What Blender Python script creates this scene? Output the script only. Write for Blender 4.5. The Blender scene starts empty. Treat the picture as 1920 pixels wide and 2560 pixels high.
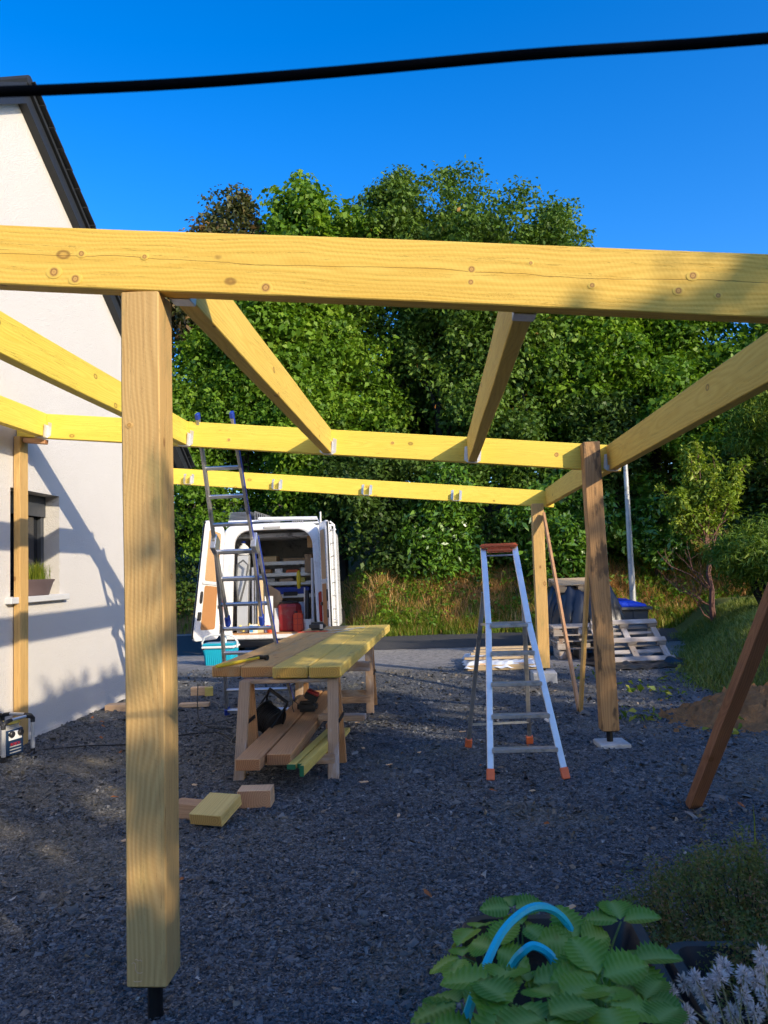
import bpy, bmesh, math, random
import numpy as np
from mathutils import Vector, Matrix

S = bpy.context.scene
COL = S.collection
R = math.radians
rnd = random.Random(7)
rng = np.random.default_rng(7)

# ------------------------------------------------------------------ camera
CAM_H = 1.62
def camera():
    t, r, y = .0741, -.0351, .0638
    Rz = Matrix.Rotation(y, 3, 'Z')
    fw = Rz @ Vector((0, math.cos(t), math.sin(t)))
    u0 = Vector((0, -math.sin(t), math.cos(t))); r0 = Vector((1, 0, 0))
    rt = Rz @ (r0 * math.cos(r) + u0 * math.sin(r))
    up = Rz @ (u0 * math.cos(r) - r0 * math.sin(r))
    cd = bpy.data.cameras.new('camera')
    cd.sensor_fit = 'VERTICAL'; cd.sensor_height = 36.0; cd.lens = 27.01
    cd.clip_start = .05; cd.clip_end = 2000
    cd.dof.use_dof = True; cd.dof.focus_distance = 7.5; cd.dof.aperture_fstop = 8.0
    co = bpy.data.objects.new('camera', cd); COL.objects.link(co)
    m = Matrix((( rt.x, up.x, -fw.x, 0), (rt.y, up.y, -fw.y, 0), (rt.z, up.z, -fw.z, CAM_H), (0, 0, 0, 1)))
    co.matrix_world = m
    S.camera = co
camera()

# ------------------------------------------------------------------ sky and sun
SUN = Vector((1.0, -.93, .55)).normalized()
wd = bpy.data.worlds.new('World'); S.world = wd; wd.use_nodes = True
nt = wd.node_tree; nt.nodes.clear()
sk = nt.nodes.new('ShaderNodeTexSky'); sk.sky_type = 'NISHITA'; sk.sun_disc = False
sk.sun_elevation = math.asin(SUN.z); sk.sun_rotation = math.atan2(SUN.x, SUN.y)
sk.air_density = 1.0; sk.dust_density = 1.2; sk.ozone_density = 3.5; sk.altitude = 100
hs = nt.nodes.new('ShaderNodeHueSaturation'); hs.inputs['Saturation'].default_value = 1.38; hs.inputs['Hue'].default_value = .511
bg = nt.nodes.new('ShaderNodeBackground'); bg.inputs['Strength'].default_value = .15
ow = nt.nodes.new('ShaderNodeOutputWorld')
nt.links.new(sk.outputs[0], hs.inputs['Color']); nt.links.new(hs.outputs[0], bg.inputs[0]); nt.links.new(bg.outputs[0], ow.inputs[0])
sl = bpy.data.lights.new('sun', 'SUN'); sl.energy = 2.5; sl.angle = R(.53); sl.color = (1, .86, .64)
so = bpy.data.objects.new('sun', sl); COL.objects.link(so)
so.rotation_euler = (-SUN).to_track_quat('-Z', 'Y').to_euler(); so.location = SUN * 60
vs = S.view_settings
vs.view_transform = 'Standard'; vs.look = 'None'; vs.gamma = 1.0; vs.use_curve_mapping = False; vs.exposure = 1.08
S.render.engine = 'CYCLES'

# ------------------------------------------------------------------ helpers
W = {}
def place(o, parent=None, M=None):
    M = M or Matrix.Identity(4)
    COL.objects.link(o)
    if parent is not None:
        o.parent = parent; o.matrix_parent_inverse = W[parent].inverted()
    o.matrix_basis = M
    W[o] = M.copy()
    return o
def tag(o, label=None, cat=None, group=None, kind=None):
    if label: o['label'] = label
    if cat: o['category'] = cat
    if group: o['group'] = group
    if kind: o['kind'] = kind
    return o
def thing(name, label, cat, loc, group=None):
    o = bpy.data.objects.new(name, None); o.empty_display_size = .1
    place(o, None, Matrix.Translation(loc))
    return tag(o, label, cat, group)
def frame(p0, p1, up=(0, 0, 1)):
    p0, p1 = Vector(p0), Vector(p1); x = (p1 - p0).normalized(); up = Vector(up)
    if abs(x.dot(up)) > .995: up = Vector((0, 1, 0))
    y = up.cross(x).normalized(); z = x.cross(y)
    return Matrix(((x.x, y.x, z.x), (x.y, y.y, z.y), (x.z, y.z, z.z)))

class MB:
    def __init__(s): s.v = []; s.f = []
    def add(s, vs, fs):
        n = len(s.v); s.v += [tuple(v) for v in vs]; s.f += [tuple(i + n for i in f) for f in fs]; return s
    def box(s, c, d, M=None):
        c = Vector(c); h = Vector(d) / 2; M = M or Matrix.Identity(3)
        vs = [c + M @ Vector((sx * h.x, sy * h.y, sz * h.z)) for sx in (-1, 1) for sy in (-1, 1) for sz in (-1, 1)]
        return s.add(vs, [(0, 1, 3, 2), (4, 6, 7, 5), (0, 4, 5, 1), (2, 3, 7, 6), (0, 2, 6, 4), (1, 5, 7, 3)])
    def span(s, a, b):
        a, b = Vector(a), Vector(b); return s.box((a + b) / 2, [abs(q) for q in (b - a)])
    def bar(s, p0, p1, w, h, up=(0, 0, 1)):
        p0, p1 = Vector(p0), Vector(p1)
        return s.box((p0 + p1) / 2, ((p1 - p0).length, w, h), frame(p0, p1, up))
    def tube(s, pts, r, n=8, cap=True):
        pts = [Vector(p) for p in pts]; m = len(pts)
        rr = r if hasattr(r, '__len__') else [r] * m
        t0 = (pts[1] - pts[0]).normalized()
        a = Vector((0, 0, 1)) if abs(t0.z) < .9 else Vector((1, 0, 0))
        nx = t0.cross(a).normalized(); vs = []; fs = []
        for i, p in enumerate(pts):
            t = (pts[min(i + 1, m - 1)] - pts[max(i - 1, 0)]).normalized()
            nx = (nx - t * nx.dot(t))
            nx = nx.normalized() if nx.length > 1e-6 else t.orthogonal().normalized()
            ny = t.cross(nx)
            for k in range(n):
                q = 2 * math.pi * k / n
                vs.append(p + (nx * math.cos(q) + ny * math.sin(q)) * rr[i])
        for i in range(m - 1):
            for k in range(n):
                fs.append((i * n + k, i * n + (k + 1) % n, (i + 1) * n + (k + 1) % n, (i + 1) * n + k))
        if cap: fs += [tuple(range(n - 1, -1, -1)), tuple((m - 1) * n + k for k in range(n))]
        return s.add(vs, fs)
    def lathe(s, prof, c=(0, 0, 0), n=20, sx=1., sy=1., M=None):
        c = Vector(c); M = M or Matrix.Identity(3); vs = []; fs = []
        for (r_, z) in prof:
            for k in range(n):
                q = 2 * math.pi * k / n
                vs.append(c + M @ Vector((r_ * math.cos(q) * sx, r_ * math.sin(q) * sy, z)))
        for i in range(len(prof) - 1):
            for k in range(n):
                fs.append((i * n + k, i * n + (k + 1) % n, (i + 1) * n + (k + 1) % n, (i + 1) * n + k))
        fs += [tuple(range(n - 1, -1, -1)), tuple((len(prof) - 1) * n + k for k in range(n))]
        return s.add(vs, fs)
    def prism(s, poly, ex):
        ex = Vector(ex); n = len(poly); a = [Vector(p) for p in poly]; b = [p + ex for p in a]
        fs = [tuple(range(n - 1, -1, -1)), tuple(range(n, 2 * n))] + [(i, (i + 1) % n, n + (i + 1) % n, n + i) for i in range(n)]
        return s.add(a + b, fs)
    def build(s, name, mat, parent=None, bevel=0, smooth=False, M=None, seg=1):
        """verts are world coordinates; the object's origin is put at the base of its box (or at M)"""
        a = np.array(s.v, dtype=float)
        if M is None:
            lo, hi = a.min(0), a.max(0)
            M = Matrix.Translation(((lo[0] + hi[0]) / 2, (lo[1] + hi[1]) / 2, lo[2]))
        Mi = M.inverted()
        me = bpy.data.meshes.new(name)
        me.from_pydata([Mi @ Vector(v) for v in s.v], [], s.f)
        bm = bmesh.new(); bm.from_mesh(me)
        bmesh.ops.recalc_face_normals(bm, faces=bm.faces)
        if bevel: bmesh.ops.bevel(bm, geom=[e for e in bm.edges if e.calc_face_angle(0) > .5], offset=bevel, segments=seg, affect='EDGES', clamp_overlap=True)
        if smooth:
            for f in bm.faces: f.smooth = True
            for e in bm.edges:
                if e.calc_face_angle(0) > .7: e.smooth = False
        bm.to_mesh(me); bm.free()
        me.materials.append(mat)
        return place(bpy.data.objects.new(name, me), parent, M)

def timber(name, p0, p1, w, h, mat, parent=None, up=(0, 0, 1), bevel=.004, warp=0):
    """a sawn timber, grain along its own X axis"""
    p0, p1 = Vector(p0), Vector(p1); F = frame(p0, p1, up); L = (p1 - p0).length
    M = Matrix.Translation((p0 + p1) / 2) @ F.to_4x4()
    b = MB(); n = max(1, int(L / .35)) if warp else 1
    ph = rnd.random() * 6
    for i in range(n + 1):
        x = -L / 2 + L * i / n; dy = warp * math.sin(ph + 3.1 * x); dz = warp * .6 * math.cos(ph * 2 + 2.3 * x)
        b.v += [tuple(M @ Vector((x, y * w / 2 + dy, z * h / 2 + dz))) for y, z in ((-1, -1), (1, -1), (1, 1), (-1, 1))]
    for i in range(n):
        for k in range(4):
            b.f.append((4 * i + k, 4 * i + (k + 1) % 4, 4 * i + 4 + (k + 1) % 4, 4 * i + 4 + k))
    b.f += [(3, 2, 1, 0), (4 * n, 4 * n + 1, 4 * n + 2, 4 * n + 3)]
    return b.build(name, mat, parent, bevel=bevel, M=M)

def copytree(o, parent=None):
    c = o.copy(); COL.objects.link(c); W[c] = W[o].copy()
    c.parent = parent
    for ch in [q for q in list(W) if q.parent == o and q != c]: copytree(ch, c)
    return c

# ------------------------------------------------------------------ materials
def srgb(h):
    c = [int(h[i:i + 2], 16) / 255 for i in (0, 2, 4)]
    return tuple(x / 12.92 if x <= .04045 else ((x + .055) / 1.055) ** 2.4 for x in c) + (1,)
def lin(*c): return tuple(c) + (1,)
class NT:
    def __init__(s, name):
        s.m = bpy.data.materials.new(name); s.m.use_nodes = True; s.t = s.m.node_tree; s.t.nodes.clear()
        s.out = s.n('ShaderNodeOutputMaterial'); s.p = s.n('ShaderNodeBsdfPrincipled'); s.l(s.p.outputs[0], s.out.inputs[0])
        s.tc = s.n('ShaderNodeTexCoord')
    def n(s, k, **kw):
        q = s.t.nodes.new(k)
        for a, v in kw.items(): setattr(q, a, v)
        return q
    def l(s, a, b): s.t.links.new(a, b)
    def val(s, sock, v):
        if hasattr(v, 'is_linked') or hasattr(v, 'links'): s.l(v, sock)
        else: sock.default_value = v
    def math(s, op, a, b=None, c=None):
        q = s.n('ShaderNodeMath', operation=op)
        for i, v in enumerate((a, b, c)):
            if v is not None: s.val(q.inputs[i], v)
        return q.outputs[0]
    def map(s, vec, scale=(1, 1, 1), loc=(0, 0, 0)):
        q = s.n('ShaderNodeMapping'); s.l(vec, q.inputs[0]); q.inputs['Scale'].default_value = scale; q.inputs['Location'].default_value = loc
        return q.outputs[0]
    def noise(s, vec, scale, detail=3, rough=.55, dist=0):
        q = s.n('ShaderNodeTexNoise'); s.l(vec, q.inputs['Vector'])
        q.inputs['Scale'].default_value = scale; q.inputs['Detail'].default_value = detail; q.inputs['Roughness'].default_value = rough; q.inputs['Distortion'].default_value = dist
        return q.outputs['Fac']
    def vor(s, vec, scale, feat='F1'):
        q = s.n('ShaderNodeTexVoronoi', feature=feat); s.l(vec, q.inputs['Vector']); q.inputs['Scale'].default_value = scale
        return q
    def ramp(s, f, stops, interp='LINEAR'):
        q = s.n('ShaderNodeValToRGB'); s.l(f, q.inputs[0]); e = q.color_ramp.elements; q.color_ramp.interpolation = interp
        while len(e) < len(stops): e.new(.5)
        for i, (p, c) in enumerate(stops): e[i].position = p; e[i].color = c if len(c) == 4 else tuple(c) + (1,)
        return q.outputs[0]
    def mix(s, f, a, b, mode='MIX'):
        q = s.n('ShaderNodeMix', data_type='RGBA', blend_type=mode)
        s.val(q.inputs['Factor'], f); s.val(q.inputs['A'], a); s.val(q.inputs['B'], b)
        return q.outputs['Result']
    def sst(s, f, a, b):
        q = s.n('ShaderNodeMapRange', interpolation_type='SMOOTHSTEP'); s.l(f, q.inputs[0]); q.inputs[1].default_value = a; q.inputs[2].default_value = b
        return q.outputs[0]
    def bump(s, h, strength=.3, dist=.01):
        q = s.n('ShaderNodeBump'); s.l(h, q.inputs['Height']); q.inputs['Strength'].default_value = strength; q.inputs['Distance'].default_value = dist
        s.l(q.outputs[0], s.p.inputs['Normal'])
    def done(s, col=None, rough=None, metal=None, spec=None):
        for k, v in (('Base Color', col), ('Roughness', rough), ('Metallic', metal), ('Specular IOR Level', spec)):
            if v is not None: s.val(s.p.inputs[k], v)
        return s.m

def plain(name, col, rough=.5, metal=0, var=.12, scale=14, bump=0, bscale=80, spec=.4, dirt=None, dscale=5):
    g = NT(name); o = g.tc.outputs['Object']
    f = g.noise(o, scale, 4)
    c = g.mix(g.math('MULTIPLY', f, 1.0), tuple(x * (1 - var) for x in col[:3]) + (1,), tuple(min(1, x * (1 + var)) for x in col[:3]) + (1,))
    if dirt: c = g.mix(g.sst(g.noise(o, dscale, 5, .65), .5, .72), c, dirt)
    if bump: g.bump(g.noise(o, bscale, 4), bump, .004)
    r = g.math('MULTIPLY_ADD', g.noise(o, scale * 1.7, 3), .25, rough - .12)
    return g.done(c, r, metal, spec)

def wood(name, light, dark, knot=(.16, .07, .025, 1), ring=26, stain=None, sth=(.52, .7), rough=.62, knots=True, grey=0, bmp=.4, saw=.5, kth=.5, crack=False):
    g = NT(name); oi = g.n('ShaderNodeObjectInfo'); va = g.n('ShaderNodeVectorMath', operation='SCALE')
    cx = g.n('ShaderNodeCombineXYZ'); g.l(oi.outputs['Random'], cx.inputs[0])
    g.l(cx.outputs[0], va.inputs[0]); va.inputs['Scale'].default_value = 37.
    vb = g.n('ShaderNodeVectorMath', operation='ADD'); g.l(g.tc.outputs['Object'], vb.inputs[0]); g.l(va.outputs[0], vb.inputs[1])
    o = vb.outputs[0]
    # growth rings round a pith that wanders along the timber
    wob = g.n('ShaderNodeTexNoise'); g.l(g.map(o, (1.1, 2.2, 2.2)), wob.inputs['Vector']); wob.inputs['Scale'].default_value = 1.3; wob.inputs['Detail'].default_value = 2
    wv = g.n('ShaderNodeVectorMath', operation='MULTIPLY_ADD'); g.l(wob.outputs['Color'], wv.inputs[0]); wv.inputs[1].default_value = (.0, .09, .09)
    g.l(g.map(o, (.0, 1, 1), (0, .03, -.05)), wv.inputs[2])
    wa = g.n('ShaderNodeTexWave', wave_type='RINGS', rings_direction='X'); g.l(wv.outputs[0], wa.inputs['Vector'])
    wa.inputs['Scale'].default_value = ring; wa.inputs['Distortion'].default_value = .6; wa.inputs['Detail'].default_value = 1
    rg = wa.outputs['Fac']
    fib = g.noise(g.map(o, (2.2, 110, 110)), 1, 4, .65)
    big = g.noise(g.map(o, (1.1, 4, 4)), 1.2, 3)
    f = g.math('ADD', g.math('MULTIPLY', rg, .42), g.math('MULTIPLY_ADD', fib, .9, -.2))
    f = g.math('ADD', f, g.math('MULTIPLY_ADD', big, .7, -.35))
    c = g.mix(f, light, dark)
    sx = g.n('ShaderNodeSeparateXYZ'); g.l(g.tc.outputs['Normal'], sx.inputs[0])
    c = g.mix(g.math('MULTIPLY', g.math('GREATER_THAN', g.math('ABSOLUTE', sx.outputs[0]), .8), .75), c, g.mix(rg, tuple(x * y for x, y in zip(light[:3], (.72, .52, .4))) + (1,), tuple(x * y for x, y in zip(dark[:3], (.7, .5, .4))) + (1,)))
    if stain:
        c = g.mix(g.math('MULTIPLY', g.sst(g.noise(g.map(o, (1.0, 3, 3), (4, 1, 2)), 2.1, 5, .62), *sth), .75), c, stain)
    h = g.math('ADD', g.math('MULTIPLY', fib, .6), g.math('MULTIPLY', rg, .25))
    if knots:
        kv = g.vor(g.map(o, (4.2, 6.5, 6.5)), 1.0)
        sep = g.n('ShaderNodeSeparateColor'); g.l(kv.outputs['Color'], sep.inputs[0])
        on = g.math('GREATER_THAN', sep.outputs[0], kth)
        k1 = g.math('MULTIPLY', g.math('SUBTRACT', 1.0, g.sst(kv.outputs['Distance'], .07, .15)), on)
        ringk = g.math('MULTIPLY', g.math('MULTIPLY', g.sst(kv.outputs['Distance'], .06, .10), g.math('SUBTRACT', 1., g.sst(kv.outputs['Distance'], .11, .15))), on)
        c = g.mix(g.math('MULTIPLY', k1, .42), c, lin(.42, .19, .06)); c = g.mix(g.math('MULTIPLY', ringk, .75), c, knot)
        halo = g.math('MULTIPLY', g.math('SUBTRACT', 1., g.sst(kv.outputs['Distance'], .1, .42)), on)
        c = g.mix(g.math('MULTIPLY', halo, .22), c, dark)
    # fine drying cracks
    cr = g.noise(g.map(o, (.5, 30, 30), (7, 3, 1)), 1.3, 5, .6)
    crm = g.math('SUBTRACT', 1.0, g.sst(g.math('ABSOLUTE', g.math('SUBTRACT', cr, .52)), .0, .006))
    c = g.mix(g.math('MULTIPLY', crm, .55), c, tuple(x * .3 for x in dark[:3]) + (1,))
    h = g.math('SUBTRACT', h, g.math('MULTIPLY', crm, .8))
    if crack:
        xyz = g.n('ShaderNodeSeparateXYZ'); g.l(g.tc.outputs['Object'], xyz.inputs[0])
        ck = g.math('ABSOLUTE', g.math('ADD', g.math('SUBTRACT', xyz.outputs[2], .004), g.math('MULTIPLY_ADD', g.noise(g.map(o, (.9, 0, 0)), 2.0, 4), .05, -.025)))
        ckm = g.math('MULTIPLY', g.math('SUBTRACT', 1.0, g.sst(ck, .0004, .0016)), g.sst(g.noise(g.map(o, (1, 0, 0), (9, 0, 0)), 1.1, 2), .35, .45))
        c = g.mix(g.math('MULTIPLY', ckm, .8), c, lin(.2, .09, .02)); h = g.math('SUBTRACT', h, ckm)
    if saw:
        sw = g.n('ShaderNodeTexWave', wave_type='BANDS', bands_direction='DIAGONAL'); g.l(g.map(o, (1, .55, .55)), sw.inputs['Vector'])
        sw.inputs['Scale'].default_value = 34; sw.inputs['Distortion'].default_value = 2.5; sw.inputs['Detail'].default_value = 3; sw.inputs['Detail Scale'].default_value = 2
        h = g.math('ADD', h, g.math('MULTIPLY', sw.outputs['Fac'], .22 * saw))
    g.bump(h, bmp, .004)
    return g.done(c, g.math('MULTIPLY_ADD', fib, .2, rough - .1), 0, .25)

def leafmat(name, stops, rough=.5, trans=.35, tcol=None, spec=.35):
    g = NT(name); at = g.n('ShaderNodeAttribute'); at.attribute_name = 'tint'
    c = g.ramp(at.outputs['Fac'], stops)
    g.done(c, rough, 0, spec)
    tr = g.n('ShaderNodeBsdfTranslucent')
    tm = g.mix(1.0, c, tcol or lin(1.0, 1.0, .45), 'MULTIPLY'); br = g.n('ShaderNodeBrightContrast'); g.l(tm, br.inputs[0])
    g.l(br.outputs[0], tr.inputs[0])
    ms = g.n('ShaderNodeMixShader'); ms.inputs[0].default_value = trans
    g.l(g.p.outputs[0], ms.inputs[1]); g.l(tr.outputs[0], ms.inputs[2]); g.l(ms.outputs[0], g.out.inputs[0])
    return g.m

M = {}
M['beam'] = wood('sawn_pine_yellow', lin(.84, .565, .115), lin(.67, .39, .055), ring=20, crack=True, saw=.5, bmp=.5)
M['lemon'] = wood('treated_pine_lemon', lin(.82, .64, .105), lin(.72, .50, .06), ring=24, saw=.3)
M['rafter'] = wood('treated_pine_rafter', lin(.84, .60, .125), lin(.70, .43, .07), ring=22, saw=.7)
M['post'] = wood('post_pine_weathered', lin(.66, .43, .165), lin(.47, .27, .09), stain=lin(.30, .24, .09), sth=(.5, .72), ring=24)
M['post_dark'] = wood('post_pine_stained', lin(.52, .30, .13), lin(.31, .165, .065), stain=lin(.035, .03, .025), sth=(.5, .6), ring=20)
M['brace'] = wood('brace_planed', lin(.58, .33, .17), lin(.42, .21, .1), ring=30, knots=False)
M['brace_brown'] = wood('brace_brown', lin(.36, .17, .085), lin(.2, .09, .045), ring=30, saw=1.)
M['plank_y'] = wood('table_plank_yellow', lin(.74, .55, .14), lin(.56, .38, .085), ring=18, stain=lin(.46, .38, .14), sth=(.5, .75))
M['plank_o'] = wood('table_plank_tan', lin(.66, .40, .16), lin(.48, .26, .09), ring=18, stain=lin(.4, .29, .16), sth=(.45, .7))
M['board'] = wood('board_reddish', lin(.56, .32, .16), lin(.39, .2, .09), ring=20, knots=False)
M['greywood'] = wood('weathered_grey_wood', lin(.46, .32, .21), lin(.27, .17, .105), ring=26, stain=lin(.45, .42, .4), sth=(.5, .66), rough=.8)
M['chalk'] = plain('chalk_stripe', lin(.80, .53, .13), .8, var=.12, scale=40)
M['palewood'] = wood('pale_offcut', lin(.74, .5, .3), lin(.58, .36, .2), ring=20, knots=False)
M['palletwood'] = wood('pallet_grey', lin(.44, .38, .32), lin(.24, .19, .15), ring=30, stain=lin(.55, .52, .5), sth=(.45, .7), rough=.85)
M['pallettan'] = wood('pallet_tan', lin(.55, .42, .26), lin(.36, .25, .14), ring=30, rough=.8)
M['offcut'] = wood('offcut_pine', lin(.74, .55, .2), lin(.58, .38, .11), ring=20, knots=False)
def knotmat(nm='knot_wood', k=(1, 1, 1)):
    g = NT(nm); o = g.tc.outputs['Object']; v = g.n('ShaderNodeVectorMath', operation='LENGTH'); g.l(o, v.inputs[0])
    d = g.math('ADD', v.outputs['Value'], g.math('MULTIPLY_ADD', g.noise(o, 120, 3), .006, -.003))
    c = g.ramp(g.math('MULTIPLY', d, 40.), [(0, lin(.4, .2, .07)), (.18, lin(.62, .36, .1)), (.36, lin(.58, .32, .08)), (.46, lin(.2, .085, .03)), (.56, lin(.5, .27, .07)), (.8, lin(.74 * k[0], .49 * k[1], .09 * k[2])), (1, lin(.78 * k[0], .53 * k[1], .1 * k[2]))])
    return g.done(c, .6, 0, .25)
M['knot'] = knotmat(); M['knot_post'] = knotmat('knot_wood_post', (.78, .72, 1.3))
M['batten'] = wood('green_batten', lin(.66, .52, .14), lin(.5, .37, .08), ring=30, knots=False)
M['greenpaint'] = plain('green_end_paint', lin(.015, .13, .05), .6)
M['galv'] = plain('galvanised_steel', lin(.62, .62, .62), .42, .75, .2, 60, spec=.5)
M['alu'] = plain('aluminium', lin(.66, .67, .69), .34, .85, .1, 30, spec=.5)
M['alu_dull'] = plain('aluminium_worn', lin(.5, .49, .48), .45, .8, .25, 25, spec=.5, dirt=lin(.25, .24, .22))
M['blackmetal'] = plain('black_steel', lin(.012, .012, .013), .45, .3)
M['concrete'] = plain('concrete', lin(.5, .49, .47), .9, 0, .2, 30, bump=.5, bscale=120, dirt=lin(.33, .32, .3))
M['orange'] = plain('orange_plastic', lin(.72, .16, .06), .45)
M['blueplastic'] = plain('blue_plastic', lin(.02, .05, .32), .45)
M['black'] = plain('black_plastic', lin(.02, .02, .022), .42, spec=.5)
M['cable'] = plain('matt_black_sheath', lin(.004, .004, .005), .95, spec=.05)
M['rubber'] = plain('black_rubber', lin(.012, .012, .012), .6)
M['white'] = plain('white_plastic', lin(.78, .78, .77), .4, var=.04)
M['vanwhite'] = plain('van_white_paint', lin(.78, .78, .78), .28, var=.03, spec=.5, dirt=lin(.6, .58, .54), dscale=2.2)
M['darkin'] = plain('van_interior_grey', lin(.46, .46, .45), .6, var=.2, dirt=lin(.12, .12, .12))
M['ply_pale'] = wood('plywood_pale', lin(.72, .56, .33), lin(.6, .43, .22), ring=14, knots=False, saw=0)
M['ply_orange'] = wood('plywood_orange', lin(.62, .38, .17), lin(.46, .25, .1), ring=18, knots=False, saw=0)
M['cardboard'] = plain('cardboard', lin(.42, .29, .18), .8)
M['red'] = plain('dark_red_plastic', lin(.3, .022, .028), .45, dirt=lin(.26, .08, .07))
M['redorange'] = plain('red_orange_plastic', lin(.62, .07, .025), .42)
M['redlamp'] = plain('tail_lamp_red', lin(.4, .01, .01), .2)
M['turq'] = plain('turquoise_plastic', lin(.015, .42, .58), .4, var=.05)
M['hose'] = plain('turquoise_hose', lin(.015, .5, .62), .36, var=.06)
M['tarp'] = plain('black_tarpaulin', lin(.022, .022, .026), .33, var=.3, scale=6, bump=.5, bscale=22, spec=.6)
M['sheet'] = plain('white_plastic_sheet', lin(.62, .66, .72), .3, bump=.3, bscale=20, var=.1)
M['bingrey'] = plain('grey_bin_plastic', lin(.09, .095, .1), .45)
M['binblue'] = plain('blue_bin_lid', lin(.012, .06, .62), .35, var=.05)
M['pole'] = plain('galvanised_pole', lin(.42, .42, .41), .5, .5, .25, 12, dirt=lin(.2, .2, .18))
M['navy'] = plain('navy_plastic', lin(.012, .035, .085), .4)
M['silverplas'] = plain('silver_grey_plastic', lin(.45, .44, .42), .4, dirt=lin(.3, .27, .22))
M['yellowplas'] = plain('yellow_handle', lin(.62, .45, .02), .45)
M['insul'] = plain('yellow_white_bag', lin(.75, .55, .12), .6, var=.5, scale=30)
M['duct'] = plain('sheet_steel', lin(.66, .68, .71), .4, .45, .05, 3, spec=.5)
M['fascia'] = plain('anthracite_fascia', lin(.022, .024, .028), .45)
M['slate'] = plain('slate', lin(.022, .024, .028), .55, var=.35, scale=9, bump=.3, bscale=30)
M['sill'] = plain('sill_grey', lin(.6, .6, .6), .5, var=.05)
M['frame'] = plain('window_frame_anthracite', lin(.05, .055, .065), .4)
M['potbrown'] = plain('pot_brown', lin(.12, .085, .085), .45)
M['soil'] = plain('potting_soil', lin(.03, .02, .012), .95, var=.4, scale=50, bump=.8, bscale=60)
M['bark'] = plain('bark', lin(.03, .025, .02), .9, var=.4, scale=10, bump=.8, bscale=30)
M['barkred'] = plain('bark_red', lin(.16, .075, .055), .8, var=.4, scale=10, bump=.6, bscale=30)
M['twig'] = plain('bare_twig', lin(.25, .16, .11), .8)
M['redplas'] = plain('bright_red_print', lin(.6, .02, .02), .45)
M['blueprint'] = plain('pale_blue_print', lin(.1, .35, .65), .5)
g = NT('window_glass'); g.p.inputs['Transmission Weight'].default_value = .0
M['glass'] = g.done(lin(.012, .014, .018), .04, 0, .8)

def gravel_ground():
    g = NT('gravel_ground'); o = g.tc.outputs['Object']
    v1 = g.vor(o, 100); v2 = g.vor(g.map(o, (1, 1, 1), (3, 5, 0)), 45)
    s1 = g.n('ShaderNodeSeparateColor'); g.l(v1.outputs['Color'], s1.inputs[0])
    c = g.ramp(s1.outputs[0], [(0, lin(.03, .032, .034)), (.35, lin(.085, .09, .094)), (.7, lin(.15, .155, .158)), (.93, lin(.22, .22, .215)), (1, lin(.36, .34, .31))])
    big = g.noise(o, .55, 5, .6)
    c = g.mix(g.math('MULTIPLY', g.sst(big, .48, .68), .45), c, lin(.25, .205, .13))
    mid = g.noise(o, 2.6, 4, .6)
    c = g.mix(g.math('MULTIPLY', g.sst(mid, .55, .75), .45), c, lin(.06, .06, .06))
    # sunlight on the drive by the road, painted paler into the gravel colour
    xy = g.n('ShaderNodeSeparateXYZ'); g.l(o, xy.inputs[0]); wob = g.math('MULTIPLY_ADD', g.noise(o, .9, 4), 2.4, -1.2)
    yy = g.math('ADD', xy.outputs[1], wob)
    sun_patch = g.math('MULTIPLY', g.sst(yy, 11.6, 13.4), g.sst(g.noise(o, 9, 5, .7), .25, .6))
    c = g.mix(g.math('MULTIPLY', sun_patch, .8), c, lin(.42, .39, .36))
    h = g.math('SUBTRACT', 1.0, v1.outputs['Distance'])
    h = g.math('ADD', h, g.math('MULTIPLY', g.math('SUBTRACT', 1.0, v2.outputs['Distance']), .5))
    g.bump(h, 1.0, .012)
    return g.done(c, .8, 0, .3)
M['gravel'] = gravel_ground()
def stone_mat():
    g = NT('gravel_stone'); ge = g.n('ShaderNodeNewGeometry'); o = g.tc.outputs['Object']
    c = g.ramp(ge.outputs['Random Per Island'], [(0, lin(0.0305, 0.0322, 0.0348)), (.4, lin(0.0783, 0.0835, 0.087)), (.78, lin(0.139, 0.144, 0.148)), (.95, lin(0.209, 0.209, 0.204)), (.99, lin(0.244, 0.174, 0.104)), (1, lin(0.479, 0.452, 0.409))])
    c = g.mix(g.math('MULTIPLY', g.sst(g.noise(o, .55, 5, .6), .48, .68), .45), c, lin(.25, .205, .13))
    c = g.mix(g.math('MULTIPLY', g.sst(g.noise(o, 2.6, 4, .6), .55, .75), .45), c, lin(.06, .06, .06))
    g.bump(g.noise(o, 190, 3), .5, .003)
    return g.done(c, .7, 0, .35)
M['stone'] = stone_mat()
def asphalt():
    g = NT('asphalt'); o = g.tc.outputs['Object']
    c = g.mix(g.noise(o, 90, 3), lin(.035, .036, .04), lin(.075, .075, .08)); c = g.mix(g.math('MULTIPLY', g.noise(o, .8, 4), .35), c, lin(.1, .095, .09))
    g.bump(g.noise(o, 130, 3), .5, .006); return g.done(c, .85, 0, .3)
M['asphalt'] = asphalt()
def render_wall():
    g = NT('white_roughcast'); o = g.tc.outputs['Object']
    n1 = g.noise(o, 75, 4, .6, .3); n2 = g.noise(o, 1.1, 4)
    c = g.mix(n2, lin(.60, .57, .535), lin(.665, .635, .60)); c = g.mix(g.math('MULTIPLY', n1, .18), c, lin(.5, .48, .46))
    g.bump(g.math('ADD', n1, g.math('MULTIPLY', g.noise(o, 28, 3), .6)), .85, .008)
    return g.done(c, .9, 0, .2)
M['wall'] = render_wall()
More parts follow.
